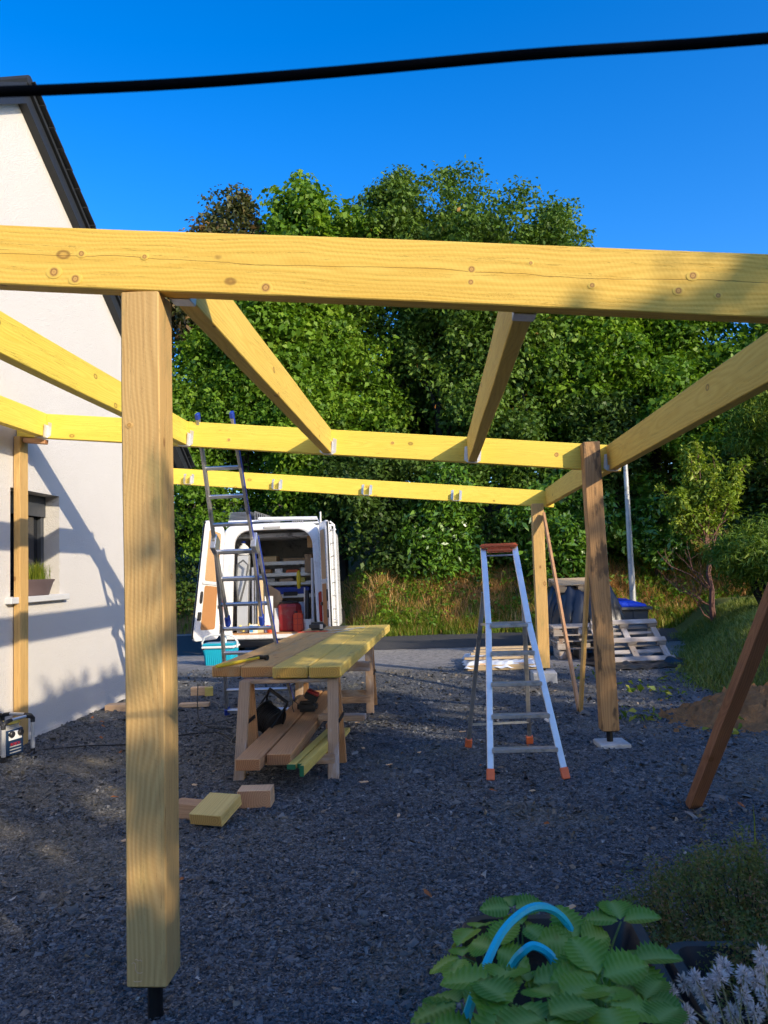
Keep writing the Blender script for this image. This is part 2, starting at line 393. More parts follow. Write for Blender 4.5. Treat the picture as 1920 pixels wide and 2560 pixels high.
def earth(name, a, b, sc=14, st=.9):
    g = NT(name); o = g.tc.outputs['Object']
    c = g.mix(g.noise(o, sc, 6, .65), a, b); c = g.mix(g.sst(g.noise(o, 3, 4), .5, .7), c, tuple(x * .6 for x in a[:3]) + (1,))
    g.bump(g.noise(o, sc * 2, 5, .7), st, .03); return g.done(c, .95, 0, .15)
M['dirt'] = earth('orange_earth', lin(.5, .26, .1), lin(.26, .13, .06), 22, 1.)
M['bankearth'] = earth('bank_soil_green', lin(.17, .19, .045), lin(.1, .11, .03))
M['dryearth'] = earth('bank_soil_dry', lin(.3, .18, .08), lin(.08, .07, .025), 7)

G_ = lambda *c: lin(*c)
M['lf_oak'] = leafmat('leaf_oak', [(0, G_(0.0431, 0.0953, 0.0127)), (.5, G_(0.0979, 0.182, 0.0232)), (.96, G_(0.166, 0.263, 0.037)), (1, G_(0.587, 0.19, 0.0528))])
M['lf_maple'] = leafmat('leaf_maple', [(0, G_(0.0676, 0.157, 0.0106)), (.5, G_(0.144, 0.273, 0.0211)), (1, G_(0.27, 0.391, 0.037))], trans=.42)
M['lf_copper'] = leafmat('leaf_copper', [(0, G_(.05, .07, .02)), (.5, G_(.1, .11, .035)), (.82, G_(.2, .12, .05)), (1, G_(.42, .24, .08))])
M['lf_hazel'] = leafmat('leaf_hazel', [(0, G_(0.0587, 0.143, 0.00845)), (.5, G_(0.128, 0.254, 0.0169)), (1, G_(0.255, 0.381, 0.0317))], trans=.42)
M['lf_dark'] = leafmat('leaf_dark', [(0, G_(0.0293, 0.0634, 0.0106)), (.6, G_(0.0686, 0.128, 0.019)), (1, G_(0.128, 0.206, 0.0317))])
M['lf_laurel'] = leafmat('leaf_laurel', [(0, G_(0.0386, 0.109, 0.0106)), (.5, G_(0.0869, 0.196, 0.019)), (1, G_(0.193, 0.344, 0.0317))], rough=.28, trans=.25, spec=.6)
M['lf_willow'] = leafmat('leaf_willow', [(0, G_(0.0768, 0.151, 0.0144)), (.6, G_(0.165, 0.267, 0.0264)), (1, G_(0.328, 0.373, 0.042))])
M['lf_yellow'] = leafmat('leaf_yellowish', [(0, G_(.11, .2, .015)), (.6, G_(.25, .34, .03)), (1, G_(.42, .46, .07))])
M['lf_grass'] = leafmat('grass_green', [(0, G_(0.0792, 0.149, 0.0132)), (.6, G_(0.171, 0.258, 0.0238)), (1, G_(0.396, 0.376, 0.0528))])
M['lf_lawn'] = leafmat('lawn_green', [(0, G_(.13, .18, .03)), (.6, G_(.23, .28, .05)), (1, G_(.4, .38, .1))])
M['lf_dry'] = leafmat('grass_dry', [(0, G_(0.375, 0.2, 0.06)), (.5, G_(0.688, 0.413, 0.156)), (1, G_(0.85, 0.625, 0.288))], tcol=lin(1, .8, .5))
M['lf_thyme'] = leafmat('thyme_leaf', [(0, G_(.09, .14, .03)), (.5, G_(.18, .22, .055)), (.75, G_(.3, .2, .08)), (1, G_(.42, .2, .13))])
M['lf_lav'] = leafmat('lavender_flower', [(0, G_(.5, .42, .38)), (.5, G_(.78, .7, .66)), (1, G_(.92, .86, .8))], tcol=lin(1, .95, .95))
def strawberry():
    g = NT('strawberry_leaf'); oi = g.n('ShaderNodeObjectInfo'); at = g.n('ShaderNodeAttribute'); at.attribute_name = 'tint'
    o = g.tc.outputs['Object']
    c = g.ramp(oi.outputs['Random'], [(0, lin(.08, .22, .01)), (.5, lin(.145, .31, .014)), (1, lin(.27, .42, .025))])
    c = g.mix(g.math('MULTIPLY', at.outputs['Fac'], .75), c, lin(.42, .55, .14))
    c = g.mix(g.math('MULTIPLY', g.sst(g.noise(o, 16, 4), .56, .75), .5), c, lin(.26, .16, .02))
    g.bump(g.noise(o, 160, 3), .35, .002)
    g.done(c, .5, 0, .35)
    tr = g.n('ShaderNodeBsdfTranslucent'); g.l(c, tr.inputs[0]); ms = g.n('ShaderNodeMixShader'); ms.inputs[0].default_value = .3
    g.l(g.p.outputs[0], ms.inputs[1]); g.l(tr.outputs[0], ms.inputs[2]); g.l(ms.outputs[0], g.out.inputs[0])
    return g.m
M['straw'] = strawberry()
M['stem'] = plain('green_stem', lin(.1, .17, .04), .6)
M['drystem'] = plain('dry_stem', lin(.3, .25, .1), .7)

# ------------------------------------------------------------------ numpy meshes
def np_mesh(name, v, f, mat, parent=None, tint=None, smooth=False, origin=(0, 0, 0)):
    v = np.asarray(v, dtype=np.float32).reshape(-1, 3) - np.array(origin, dtype=np.float32)
    f = np.asarray(f, dtype=np.int32); nf, k = f.shape
    me = bpy.data.meshes.new(name)
    me.vertices.add(len(v)); me.vertices.foreach_set('co', v.ravel())
    me.loops.add(nf * k); me.loops.foreach_set('vertex_index', f.ravel())
    me.polygons.add(nf); me.polygons.foreach_set('loop_start', np.arange(0, nf * k, k, dtype=np.int32))
    if smooth: me.polygons.foreach_set('use_smooth', np.ones(nf, dtype=bool))
    me.update(calc_edges=True)
    if tint is not None:
        a = me.attributes.new('tint', 'FLOAT', 'POINT'); a.data.foreach_set('value', np.asarray(tint, dtype=np.float32))
    me.materials.append(mat)
    return place(bpy.data.objects.new(name, me), parent, Matrix.Translation(origin))
def unit(a): return a / (np.linalg.norm(a, axis=-1, keepdims=True) + 1e-9)
def leaves(pos, nrm, L, wd_, tint, droop=.3, fold=.18, rs=rng, lj=.35):
    """one folded rhombic leaf of four vertices per position"""
    n = len(pos); a = unit(rs.normal(size=(n, 3)) + np.array([0, 0, -droop]))
    nrm = unit(nrm); a = unit(a - nrm * np.sum(a * nrm, 1, keepdims=True)); b = np.cross(nrm, a)
    s = (1 + lj * rs.normal(size=(n, 1))).clip(.45, 1.9); l = L * s; w = wd_ * s
    p0 = pos; p2 = pos + a * l - nrm * l * .12
    p1 = pos + a * l * .45 + b * w * .5 + nrm * w * fold; p3 = pos + a * l * .45 - b * w * .5 + nrm * w * fold
    v = np.stack([p0, p1, p2, p3], 1).reshape(-1, 3); f = np.arange(4 * n).reshape(n, 4)
    return v, f, np.repeat(tint, 4)
def clump_points(cent, rad, per, rs, outward=.6, upb=.5, flat=.75):
    n = len(cent); k = n * per
    d = unit(rs.normal(size=(k, 3))); r_ = rs.random((k, 1)) ** .45
    off = d * r_ * np.repeat(rad, per)[:, None]; off[:, 2] *= flat
    pos = np.repeat(cent, per, 0) + off
    nrm = unit(d * outward + rs.normal(size=(k, 3)) * .55 + np.array([0, 0, upb]))
    return pos, nrm
def crown(center, rad, rs, lobes=9, clumps=60, lobe_r=.42, low=-.6):
    c = np.array(center); rd = np.array(rad)
    d = unit(rs.normal(size=(lobes * 3, 3))); d = d[d[:, 2] > low][:lobes]
    lc = c + d * rd * (.5 + .25 * rs.random((len(d), 1))); lc = np.vstack([lc, c[None] + np.array([0, 0, .35 * rd[2]])])
    lr = lobe_r * rd.mean() * (.75 + .5 * rs.random(len(lc)))
    idx = rs.integers(0, len(lc), clumps); dd = unit(rs.normal(size=(clumps, 3)) + np.array([0, 0, .25]))
    cc = lc[idx] + dd * lr[idx][:, None] * (.55 + .5 * rs.random((clumps, 1))) * (rd / rd.mean())
    return lc, cc
def limb(b, p0, p1, r0, r1, rs, n=6, wob=.12):
    p0, p1 = np.array(p0, float), np.array(p1, float); L = np.linalg.norm(p1 - p0)
    pts = [p0 + (p1 - p0) * t + (rs.normal(size=3) * wob * L * .25 * math.sin(math.pi * t) if 0 < t < 1 else 0) for t in np.linspace(0, 1, n)]
    b.tube([Vector(p) for p in pts], [r0 + (r1 - r0) * t for t in np.linspace(0, 1, n)], 7)
    return pts
def tree(name, label, base, center, rad, mat, seed, clumps, per, L, wd_, cr=.55, trunk=.16, lobes=9, group=None, low=-.6, cat='tree', bark='bark', droop=.3, upb=.5, lobe_r=.42, forks=1):
    rs = np.random.default_rng(seed)
    t = thing(name, label, cat, base, group)
    lc, cc = crown(center, rad, rs, lobes, clumps, lobe_r, low)
    pos, nrm = clump_points(cc, cr * (.6 + .7 * rs.random(len(cc))), per, rs, upb=upb)
    ct = np.repeat(rs.random(len(cc)) * .55, per); tint = (ct + rs.random(len(pos)) * .45)
    v, f, ti = leaves(pos, nrm, L, wd_, tint, droop, rs=rs)
    np_mesh('crown', v, f, M[mat], t, ti, origin=base)
    b = MB(); top = np.array(center) + np.array([0, 0, rad[2] * .35])
    for k in range(forks):
        off = rs.normal(size=3) * np.array([1, 1, 0]) * .12 * (forks > 1)
        tp = limb(b, np.array(base) + off, top + off * 6, trunk, trunk * .25, rs, 8, .05)
    for q in lc: 
        st = tp[rs.integers(2, 6)]; limb(b, st, q, trunk * .4, trunk * .1, rs)
    b.build('trunk', M[bark], t, smooth=True, M=Matrix.Translation(base))
    return t
def blades(base, h, w, rs, lean=.35, seg=1):
    """grass blades: one bent strip of three vertices or five"""
    n = len(base); az = rs.random(n) * 2 * np.pi; d = np.stack([np.cos(az), np.sin(az), np.zeros(n)], 1); s = np.stack([-d[:, 1], d[:, 0], d[:, 2]], 1)
    ln = (lean * (.4 + rs.random(n)))[:, None]; hh = np.asarray(h).reshape(-1, 1) * np.ones((n, 1)); up = np.array([[0, 0, 1.]])
    ww = np.asarray(w).reshape(-1, 1) * np.ones((n, 1))
    m = base + up * hh * .6 + d * ln * hh * .35; t_ = base + up * hh * .92 + d * ln * hh
    v = np.stack([base - s * ww / 2, base + s * ww / 2, m + s * ww * .4, m - s * ww * .4, t_], 1).reshape(-1, 3)
    i = np.arange(n)[:, None] * 5
    f = np.concatenate([np.hstack([i, i + 1, i + 2]), np.hstack([i, i + 2, i + 3]), np.hstack([i + 3, i + 2, i + 4])])
    return v, f
# ================================================================== SETTING
def sstep(x, a, b):
    t = np.clip((x - a) / (b - a), 0, 1); return t * t * (3 - 2 * t)
_pn = np.random.default_rng(3); _ph = _pn.random((10, 2)) * 6.28; _fr = _pn.normal(size=(10, 2)) * 1.3
def bumps(u, v, s=1.0):
    z = 0
    for k in range(10): z = z + np.sin(u * _fr[k, 0] * s + _ph[k, 0]) * np.cos(v * _fr[k, 1] * s + _ph[k, 1])
    return z / 10
def ground_z(u, v):
    u = np.asarray(u, float); v = np.asarray(v, float)
    return .09 * sstep(-u, 2.3, 4.0) * sstep(-v, -16, -12) + .02 * bumps(u, v) * sstep(np.abs(u) + np.abs(v - 8), 14, 2)
def grid(name, us, vs_, zf, mat, kind='structure', smooth=True, mask=None):
    U, V = np.meshgrid(us, vs_); Z = zf(U, V); nu = len(us)
    P_ = np.stack([U, V, Z], -1).reshape(-1, 3)
    i = (np.arange(len(vs_) - 1)[:, None] * nu + np.arange(nu - 1)[None]).ravel()
    f = np.stack([i, i + 1, i + nu + 1, i + nu], 1)
    if mask is not None:
        mk = mask(U, V).reshape(-1); f = f[mk[f].all(1)]
    o = np_mesh(name, P_, f, mat, None, smooth=smooth); tag(o, kind=kind); return o
us = np.concatenate([[-900, -300, -100, -40, -20], np.arange(-10, 12, .2), [14, 20, 40, 100, 300, 900]])
vs0 = np.concatenate([[-900, -300, -100, -30, -10], np.arange(-4, 20, .2), [24, 30, 60, 150, 400, 900]])
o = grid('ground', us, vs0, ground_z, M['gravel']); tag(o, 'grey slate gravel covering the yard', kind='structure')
# road along the foot of the bank
o = grid('road', np.arange(-60, 61, 3.), np.array([15.6, 16.4, 17.2, 18, 18.8, 19.6, 20.6]), lambda u, v: .006 + 0 * u, M['asphalt'])
# bank behind the road
def vbase(u): return 18.7 + 2.5 * sstep(-u, 1.4, 3.2)
def bank_z(u, v):
    d = v - vbase(u)
    return -.05 + 1.45 * sstep(d, -.1, 2.0) + .9 * sstep(d, 1.5, 5) + 3.2 * sstep(d, 5.5, 14) + .10 * bumps(u * 2, v * 2) * sstep(d, 0, 1)
grid('embankment', np.concatenate([np.arange(-40, -10, 2.), np.arange(-10, 12, .3), np.arange(12, 40, 2.)]), np.concatenate([np.arange(18.5, 27, .3), [30, 40, 60]]), bank_z, M['dryearth'],
     mask=lambda u, v: v > vbase(u) - .25)
# grassy mound on the right
_fv = np.array([6, 7.4, 8.3, 8.9, 9.7, 11.0, 12.2, 13.3, 15, 19]); _fu = np.array([9., 6.0, 4.3, 3.5, 3.2, 3.32, 3.62, 3.98, 4.6, 5.5])
def mound_d(u, v): return u - np.interp(v, _fv, _fu)
def mound_z(u, v):
    d = mound_d(u, v); return -.06 + .72 * sstep(d, -.15, 1.35) + .12 * sstep(d, 1.2, 4) + .03 * bumps(u * 3, v * 3) * sstep(d, 0, .6)
grid('grass_mound', np.concatenate([np.arange(2.8, 8, .15), np.arange(8, 22, .8)]), np.arange(6.5, 19.2, .15), mound_z, M['bankearth'], mask=lambda u, v: mound_d(u, v) > -.3)

# real stones strewn over the gravel, thinning with distance
def stones(n, vr, size, rs, pale=0):
    v = rs.random(n * 3); v = vr[0] + (vr[1] - vr[0]) * v; u = (rs.random(n * 3) * 1.16 - .60) * v * 1.02 - .05 * v
    ok = (u > -4.0) & (mound_d(u, v) < .1); u, v = u[ok][:n], v[ok][:n]; n = len(u)
    base = np.array([[1, .75, -.3], [-1, .75, -.3], [-1, -.75, -.3], [1, -.75, -.3], [.5, 0, .8], [-.5, 0, .8]])
    P_ = base[None] * (.6 + .7 * rs.random((n, 6, 1))) + rs.normal(size=(n, 6, 3)) * np.array([.28, .3, .16])
    s = size * np.exp(rs.normal(size=n) * .38); P_ *= (s[:, None] * np.stack([1 + rs.random(n) * .6, .8 + .3 * rs.random(n), .35 + .35 * rs.random(n)], 1))[:, None, :]
    q = unit(rs.normal(size=(n, 4)) * np.array([.2, .2, 1, 1])); x, y, z, w = q.T
    Rm = np.stack([np.stack([1 - 2 * (y * y + z * z), 2 * (x * y - z * w), 2 * (x * z + y * w)], 1), np.stack([2 * (x * y + z * w), 1 - 2 * (x * x + z * z), 2 * (y * z - x * w)], 1), np.stack([2 * (x * z - y * w), 2 * (y * z + x * w), 1 - 2 * (x * x + y * y)], 1)], 1)
    P_ = np.einsum('nij,nkj->nki', Rm, P_)
    P_ += np.stack([u, v, ground_z(u, v) + s * (.1 + .3 * rs.random(n))], 1)[:, None, :]
    f = np.array([[0, 4, 3], [0, 1, 5], [0, 5, 4], [1, 2, 5], [2, 3, 4], [2, 4, 5]])
    return P_.reshape(-1, 3), (np.arange(n)[:, None, None] * 6 + f[None]).reshape(-1, 3)
sv, sf, k = [], [], 0
for n, vr, sz in ((54000, (1.9, 3.6), .0050), (36000, (3.3, 5.4), .0066), (24000, (5.1, 8.5), .0088), (9000, (8, 12.5), .012), (900, (2.0, 7.5), .011), (120, (2.5, 12), .018)):
    v_, f_ = stones(n, vr, sz, rng); sv.append(v_); sf.append(f_ + k); k += len(v_)
o = np_mesh('gravel', np.vstack(sv), np.vstack(sf), M['stone']); tag(o, 'loose crushed slate stones on the yard', 'gravel', kind='stuff')

# ================================================================== HOUSE
HW = -4.0
def house():
    t = thing('house', 'white rendered house with dark slate gable roof and small window', 'house', (HW - 4, 7.2, 0))
    rv, rz, pitch = 7.15, 6.41, .65           # ridge, wall top at the ridge
    v0, v1 = 2.1, 11.35
    zt = lambda v: rz - pitch * abs(v - rv)
    w0, w1, b0, b1 = 7.02, 7.975, 1.48, 2.52  # window opening
    dp = .2
    b = MB()
    def q(*p): b.add(p, [tuple(range(len(p)))])
    x = HW; zb = -.3
    q((x, v0, zb), (x, w0, zb), (x, w0, b0), (x, w0, b1), (x, w0, zt(w0)), (x, v0, zt(v0)))
    q((x, w1, zb), (x, v1, zb), (x, v1, zt(v1)), (x, w1, zt(w1)), (x, w1, b1), (x, w1, b0))
    q((x, w0, zb), (x, w1, zb), (x, w1, b0), (x, w0, b0))
    q((x, w0, b1), (x, w1, b1), (x, w1, zt(w1)), (x, rv, rz), (x, w0, zt(w0)))
    i = x - dp
    q((x, w1, b0), (x, w1, b1), (i, w1, b1), (i, w1, b0)); q((x, w0, b0), (i, w0, b0), (i, w0, b1), (x, w0, b1))
    q((x, w0, b1), (i, w0, b1), (i, w1, b1), (x, w1, b1)); q((x, w0, b0), (x, w1, b0), (i, w1, b0), (i, w0, b0))
    xb = x - 9
    q((x, v1, zb), (xb, v1, zb), (xb, v1, zt(v1)), (x, v1, zt(v1))); q((x, v0, zb), (x, v0, zt(v0)), (xb, v0, zt(v0)), (xb, v0, zb))
    q((xb, v0, zb), (xb, v0, zt(v0)), (xb, rv, rz), (xb, v1, zt(v1)), (xb, v1, zb))
    me = bpy.data.meshes.new('wall'); me.from_pydata(b.v, [], b.f); me.materials.append(M['wall'])
    place(bpy.data.objects.new('wall', me), t)
    # window
    wf = MB(); fx = i + .03; s = .06
    for a, c in (((fx, w0, b0), (i - .04, w0 + s, b1)), ((fx, w1 - s, b0), (i - .04, w1, b1)), ((fx, w0 + s, b1 - s), (i - .04, w1 - s, b1)), ((fx, w0 + s, b0), (i - .04, w1 - s, b0 + s)), ((fx - .006, (w0 + w1) / 2 - .05, b0 + s), (i - .04, (w0 + w1) / 2 + .05, b1 - s))): wf.span(a, c)
    win = wf.build('window', M['frame'], t, bevel=.004)
    for a, c in ((w0 + s, (w0 + w1) / 2 - .05), ((w0 + w1) / 2 + .05, w1 - s)):
        MB().span((i - .02, a, b0 + s), (i - .012, c, b1 - s)).build('pane', M['glass'], win)
    MB().span((i + .026, w0 + .002, b1 - .22), (i + .05, w1 - .002, b1 - .004)).build('shutter_box', M['frame'], win)
    MB().span((x - .19, w0 - .09, b0 - .065), (x + .065, w1 + .1, b0 - .004)).build('sill', M['sill'], win, bevel=.006)
    MB().span((x - .01, v0, -.1), (x + .006, v1, .125)).build('plinth', M['wall'], t)
    # roof: two slopes with a verge board
    th = .16; ov = .12
    rf = MB(); ev = 5.0
    for sg in (-1, 1):
        a = (rv, rz + .22); c = (rv + sg * ev, rz + .22 - pitch * ev)
        poly = [(x + ov, a[0], a[1]), (x + ov, c[0], c[1]), (x + ov, c[0], c[1] - .05), (x + ov, a[0], a[1] - .05)]
        rf.prism(poly, (-9.3, 0, 0))
    roof = rf.build('roof', M['slate'], t)
    vb = MB()
    for sg in (-1, 1):
        c = rv + sg * ev
        poly = [(x + ov - .03, rv, rz + .16), (x + ov - .03, c, rz + .16 - pitch * ev), (x + ov - .03, c, rz + .0 - pitch * ev), (x + ov - .03, rv, rz + .0)]
        vb.prism(poly, (-.11, 0, 0))
    vb.build('verge_board', M['fascia'], roof)
    # slates along the far verge, each one proud of the next
    n = 26; sm = None
    for k in range(n):
        d0 = .02 + k * (ev / n); dd = ev / n * 1.18
        p0 = Vector((x + ov - .10, rv + d0, rz + .245 - pitch * d0)); p1 = Vector((x + ov - .10, rv + d0 + dd, rz + .262 - pitch * (d0 + dd)))
        if sm is None:
            s0 = timber('slate', p0, p1, .3, .016, M['slate'], roof, bevel=0); sm = s0.data
        else:
            Mx = Matrix.Translation((p0 + p1) / 2) @ frame(p0, p1).to_4x4() @ Matrix.Rotation(rnd.uniform(-.02, .02), 4, 'X')
            place(bpy.data.objects.new('slate', sm), roof, Mx)
    MB().tube([(x + ov + .01, rv, rz + .225), (x - 9, rv, rz + .225)], .06, 8).build('ridge_cap', M['slate'], roof, smooth=True)
    gz = rz + .1 - pitch * ev
    gb = MB(); gp = [(math.cos(a) * .07, math.sin(a) * .07) for a in np.linspace(math.pi, 2 * math.pi, 9)]
    gp2 = [(c * .9, s_ * .9) for c, s_ in gp[::-1]]
    gb.prism([(x + ov + .02, rv + ev + .06 + c, gz + .03 + s_) for c, s_ in gp + gp2], (-9.2, 0, 0)); gb.build('gutter', M['sill'], roof)
    MB().span((x + .1, v1 - .05, gz - .08), (x - 9, rv + ev - .25, gz - .03)).build('soffit', M['white'], roof)
    MB().tube([(x - .25, v1 + .28, gz), (x - .25, v1 + .08, gz - .25), (x - .25, v1 + .08, .05)], .04, 8).build('downpipe', M['sill'], t, smooth=True)
house()

# ================================================================== CARPORT FRAME
SL = .1031; BH = .2363; BT = .0774
def zb(u): return 2.6124 - SL * u
def carport():
    t = thing('carport_frame', 'unfinished timber carport frame of yellow pine beams and posts', 'carport', (-1.1, 7, 0))
    dn = Vector((-SL, 0, -1)).normalized()
    def xbeam(name, v, u0, u1, mat, z0=0, h=BH, wp=.002):
        c = lambda u: Vector((u, v + BT / 2, zb(u) + z0 + h / 2))
        return timber(name, c(u0), c(u1), BT, h, M[mat], t, bevel=.004, warp=wp)
    fb = xbeam('front_beam', 2.817, -3.93, 1.76, 'beam'); fb['label'] = 'thick front beam with knots, dappled by leaf shade at its right end'
    mbm = xbeam('middle_beam', 7.093, -3.97, 1.74, 'lemon'); xbeam('rear_beam', 10.976, -3.97, 1.72, 'lemon', -.029, .2326)
    km = None; kp0 = None
    def knot(par, p, r_, n_, mt='knot'):
        # knots bedded in a face, each a shallow lens barely proud of the sawn surface
        nonlocal km
        n_ = Vector(n_)
        if km is None:
            bk = MB().lathe([(.025, -.002), (.025, .0003), (.018, .0008), (.006, .0010), (.0005, .0010)], (0, 0, 0), 14, sx=1.25); ko = bk.build('knot', M[mt], par, M=Matrix.Identity(4)); km = ko.data
        else: ko = place(bpy.data.objects.new('knot', km), par)
        Mx = Matrix.Translation(p) @ n_.to_track_quat('Z', 'Y').to_matrix().to_4x4() @ Matrix.Rotation(rnd.uniform(-.4, .4), 4, 'Z') @ Matrix.Diagonal((r_ / .0155, r_ / .0155, 1, 1))
        ko.matrix_basis = Mx; W[ko] = Mx
    for u, f, r_ in ((-1.43, .23, .016), (-1.345, .13, .014), (-1.32, .56, .010), (-1.07, .55, .008), (-.60, .12, .015), (-.395, .7, .006), (-.32, .28, .007), (.175, .35, .009), (.18, .56, .011), (.40, .7, .006), (.985, .6, .012), (.93, .35, .011), (1.07, .3, .008), (-.02, .45, .006), (.62, .38, .008)):
        knot(fb, (u, 2.8168, zb(u) + BH * f), r_, (0, -1, 0))
    for u, f, r_ in ((-2.6, .8, .014), (-1.9, .35, .012), (-1.3, .62, .012), (.62, .3, .014), (1.15, .5, .02), (-.35, .6, .012), (-3.1, .4, .012)): knot(mbm, (u, 7.0928, zb(u) + BH * f), r_, (0, -1, 0))
    def rafter(uc, v0, v1, mat, w=BT):
        return timber('rafter', (uc, v0, zb(uc) + BH / 2 - .001), (uc, v1, zb(uc) + BH / 2 - .001), w, BH - .004, M[mat], t, bevel=.004, warp=.002)
    e = BT / 2
    rl = [-3.678 - e, -2.2875 - e, -.9237 - e, .3417 + e]
    for u in rl: rafter(u, 2.899, 7.089, 'rafter' if u > -2 else 'lemon')
    rafter(1.607 + e, 2.899, 7.089, 'rafter'); rafter(1.60 + e, 7.174, 10.972, 'rafter')
    # joist hangers: flanges on the beam, cheeks on the rafter, a seat beneath
    hm = None
    def hanger(u, v, sg, dz=0):
        nonlocal hm
        if hm is None:
            b = MB(); w = BT / 2 + .002
            for s in (-1, 1):
                pl = [(s * w, 0, -.002), (s * (w + .036), 0, .02), (s * (w + .036), 0, .145), (s * w, 0, .155)]
                b.prism(pl, (0, -.003, 0))
                b.span((s * w, -.003, -.003), (s * (w + .0025), -.075, .12))
                for k in range(4): b.lathe([(.0045, 0), (.0045, .0035)], (s * (w + .018), -.003, .03 + k * .033), 6, M=Matrix.Rotation(math.pi / 2, 3, 'X'))
            b.span((-w, 0, -.006), (w, -.078, -.002))
            o = b.build('joist_hanger', M['galv'], t, M=Matrix.Identity(4)); hm = o.data
        else: o = place(bpy.data.objects.new('joist_hanger', hm), t)
        Mx = Matrix.Translation((u, v, zb(u) + dz)) @ (Matrix.Rotation(math.pi, 4, 'Z') if sg < 0 else Matrix.Identity(4)) @ Matrix.Rotation(SL * .9 * sg, 4, 'Y')
        o.matrix_basis = Mx; W[o] = Mx
    for u in rl + [1.607 + e]:
        hanger(u, 7.0925, 1); hanger(u, 2.8955, -1)
    for u in (-3.555, -2.25, -.945, .335): hanger(u, 10.9755, 1, -.02)
    # posts on steel feet
    def post(uc, vc, z0, z1, w, d, mat, lean=0, foot=True, lab=None):
        p = timber('post', (uc - lean, vc, z1), (uc + lean, vc, z0), w, d, M[mat], t, up=(0, 1, 0), bevel=.005, warp=.003)
        if lab: p['label'] = lab
        if foot:
            b = MB(); b.tube([(uc + lean, vc, z0 - .002), (uc + lean, vc, .004)], .028, 12)
            b.span((uc + lean - .06, vc - .06, z0 - .008), (uc + lean + .06, vc + .06, z0 - .001))
            b.build('post_foot', M['blackmetal'], p)
        return p
    mp = post(-1.094, 2.897, .145, zb(-1.094) - .004, .15, .15, 'post', 0)
    kp0 = km; km = None
    for p_, r_, n_ in (((-1.135, 2.8218, 1.12), .009, (0, -1, 0)), ((-1.05, 2.8218, .62), .010, (0, -1, 0)), ((-1.14, 2.8218, 2.2), .007, (0, -1, 0)), ((-1.0188, 2.92, 1.62), .012, (1, 0, 0)), ((-1.0188, 2.87, .95), .009, (1, 0, 0))): knot(mp, p_, r_, n_, 'knot_post')
    # carved builder's marks low on the front face
    mk = MB(); fr = lambda a, c: (-1.1675 + (a - 405) * .000283, 2.8205, .135 + (1250 - c) * .000283)
    for st in ([(460, 915), (490, 900), (512, 915), (515, 1000), (545, 1030), (580, 1030), (605, 1018)], [(505, 870), (525, 860), (550, 880), (575, 868), (600, 885)], [(488, 1128), (505, 1136), (580, 1132), (590, 1122)]):
        mk.tube([fr(*q) for q in st], .0013, 5)
    mk.build('carved_mark', M['palewood'], mp)
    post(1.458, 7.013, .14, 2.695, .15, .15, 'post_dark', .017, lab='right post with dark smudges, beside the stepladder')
    post(1.452, 10.89, .185, zb(1.45) - .005, .16, .15, 'post', -.012)
    timber('post', (-3.958, 7.135, zb(-3.95) - .004), (-3.958, 7.135, .06), .15, .065, M['post'], t, up=(1, 0, 0), warp=.002)
    post(1.70, 2.95, .14, zb(1.7) - .004, .15, .15, 'post')
    timber('cleat', (-3.92, 7.131, zb(-3.9) - .03), (-3.70, 7.131, zb(-3.7) - .035), .07, .045, M['brace'], t)
    # temporary braces
    timber('brace', (1.50, 8.62, .02), (1.535, 10.79, 2.3), .10, .03, M['brace'], t, up=(1, 0, 0), bevel=.002)
    timber('brace', (1.505, 8.56, .02), (1.49, 7.16, 2.45), .03, .11, M['post'], t, bevel=.002)
    timber('brace', (1.615, 5.27, .0), (1.70, 3.06, 2.35), .075, .075, M['brace_brown'], t, bevel=.003)
carport()
b = MB(); b.prism([(1.36, 6.87, -.02), (1.63, 6.89, -.02), (1.61, 7.15, -.02), (1.35, 7.13, -.02)], (0, 0, .06))
tag(b.build('concrete_pad', M['concrete'], bevel=.008), 'flat square concrete pad under the dark-smudged right post', 'concrete pad')
b = MB(); b.prism([(1.265, 10.66, -.02), (1.585, 10.64, -.02), (1.6, 10.98, -.02), (1.27, 11.0, -.02)], (0, 0, .165))
tag(b.build('concrete_block', M['concrete'], bevel=.01), 'grey concrete block under the rear right post', 'concrete block')

b = MB(); pts = [(-6.5, .9, 2.62), (-3, .9, 2.38), (-1.5, .9, 2.285), (-.527, .9, 2.24), (-.287, .9, 2.232), (-.055, .9, 2.233), (.17, .9, 2.238), (.42, .9, 2.229), (1.5, .9, 2.27), (4, .9, 2.5), (8, .9, 2.9)]
fine = []
for i in range(len(pts) - 1):
    for k in range(5): fine.append(Vector(pts[i]).lerp(Vector(pts[i + 1]), k / 5))
for _ in range(6): fine = [fine[0]] + [(fine[i - 1] + fine[i] * 2 + fine[i + 1]) / 4 for i in range(1, len(fine) - 1)] + [fine[-1]]
b.tube(fine, .0068, 10)
tag(b.build('overhead_cable', M['cable'], smooth=True), 'thick black cable crossing the sky above everything', 'cable')
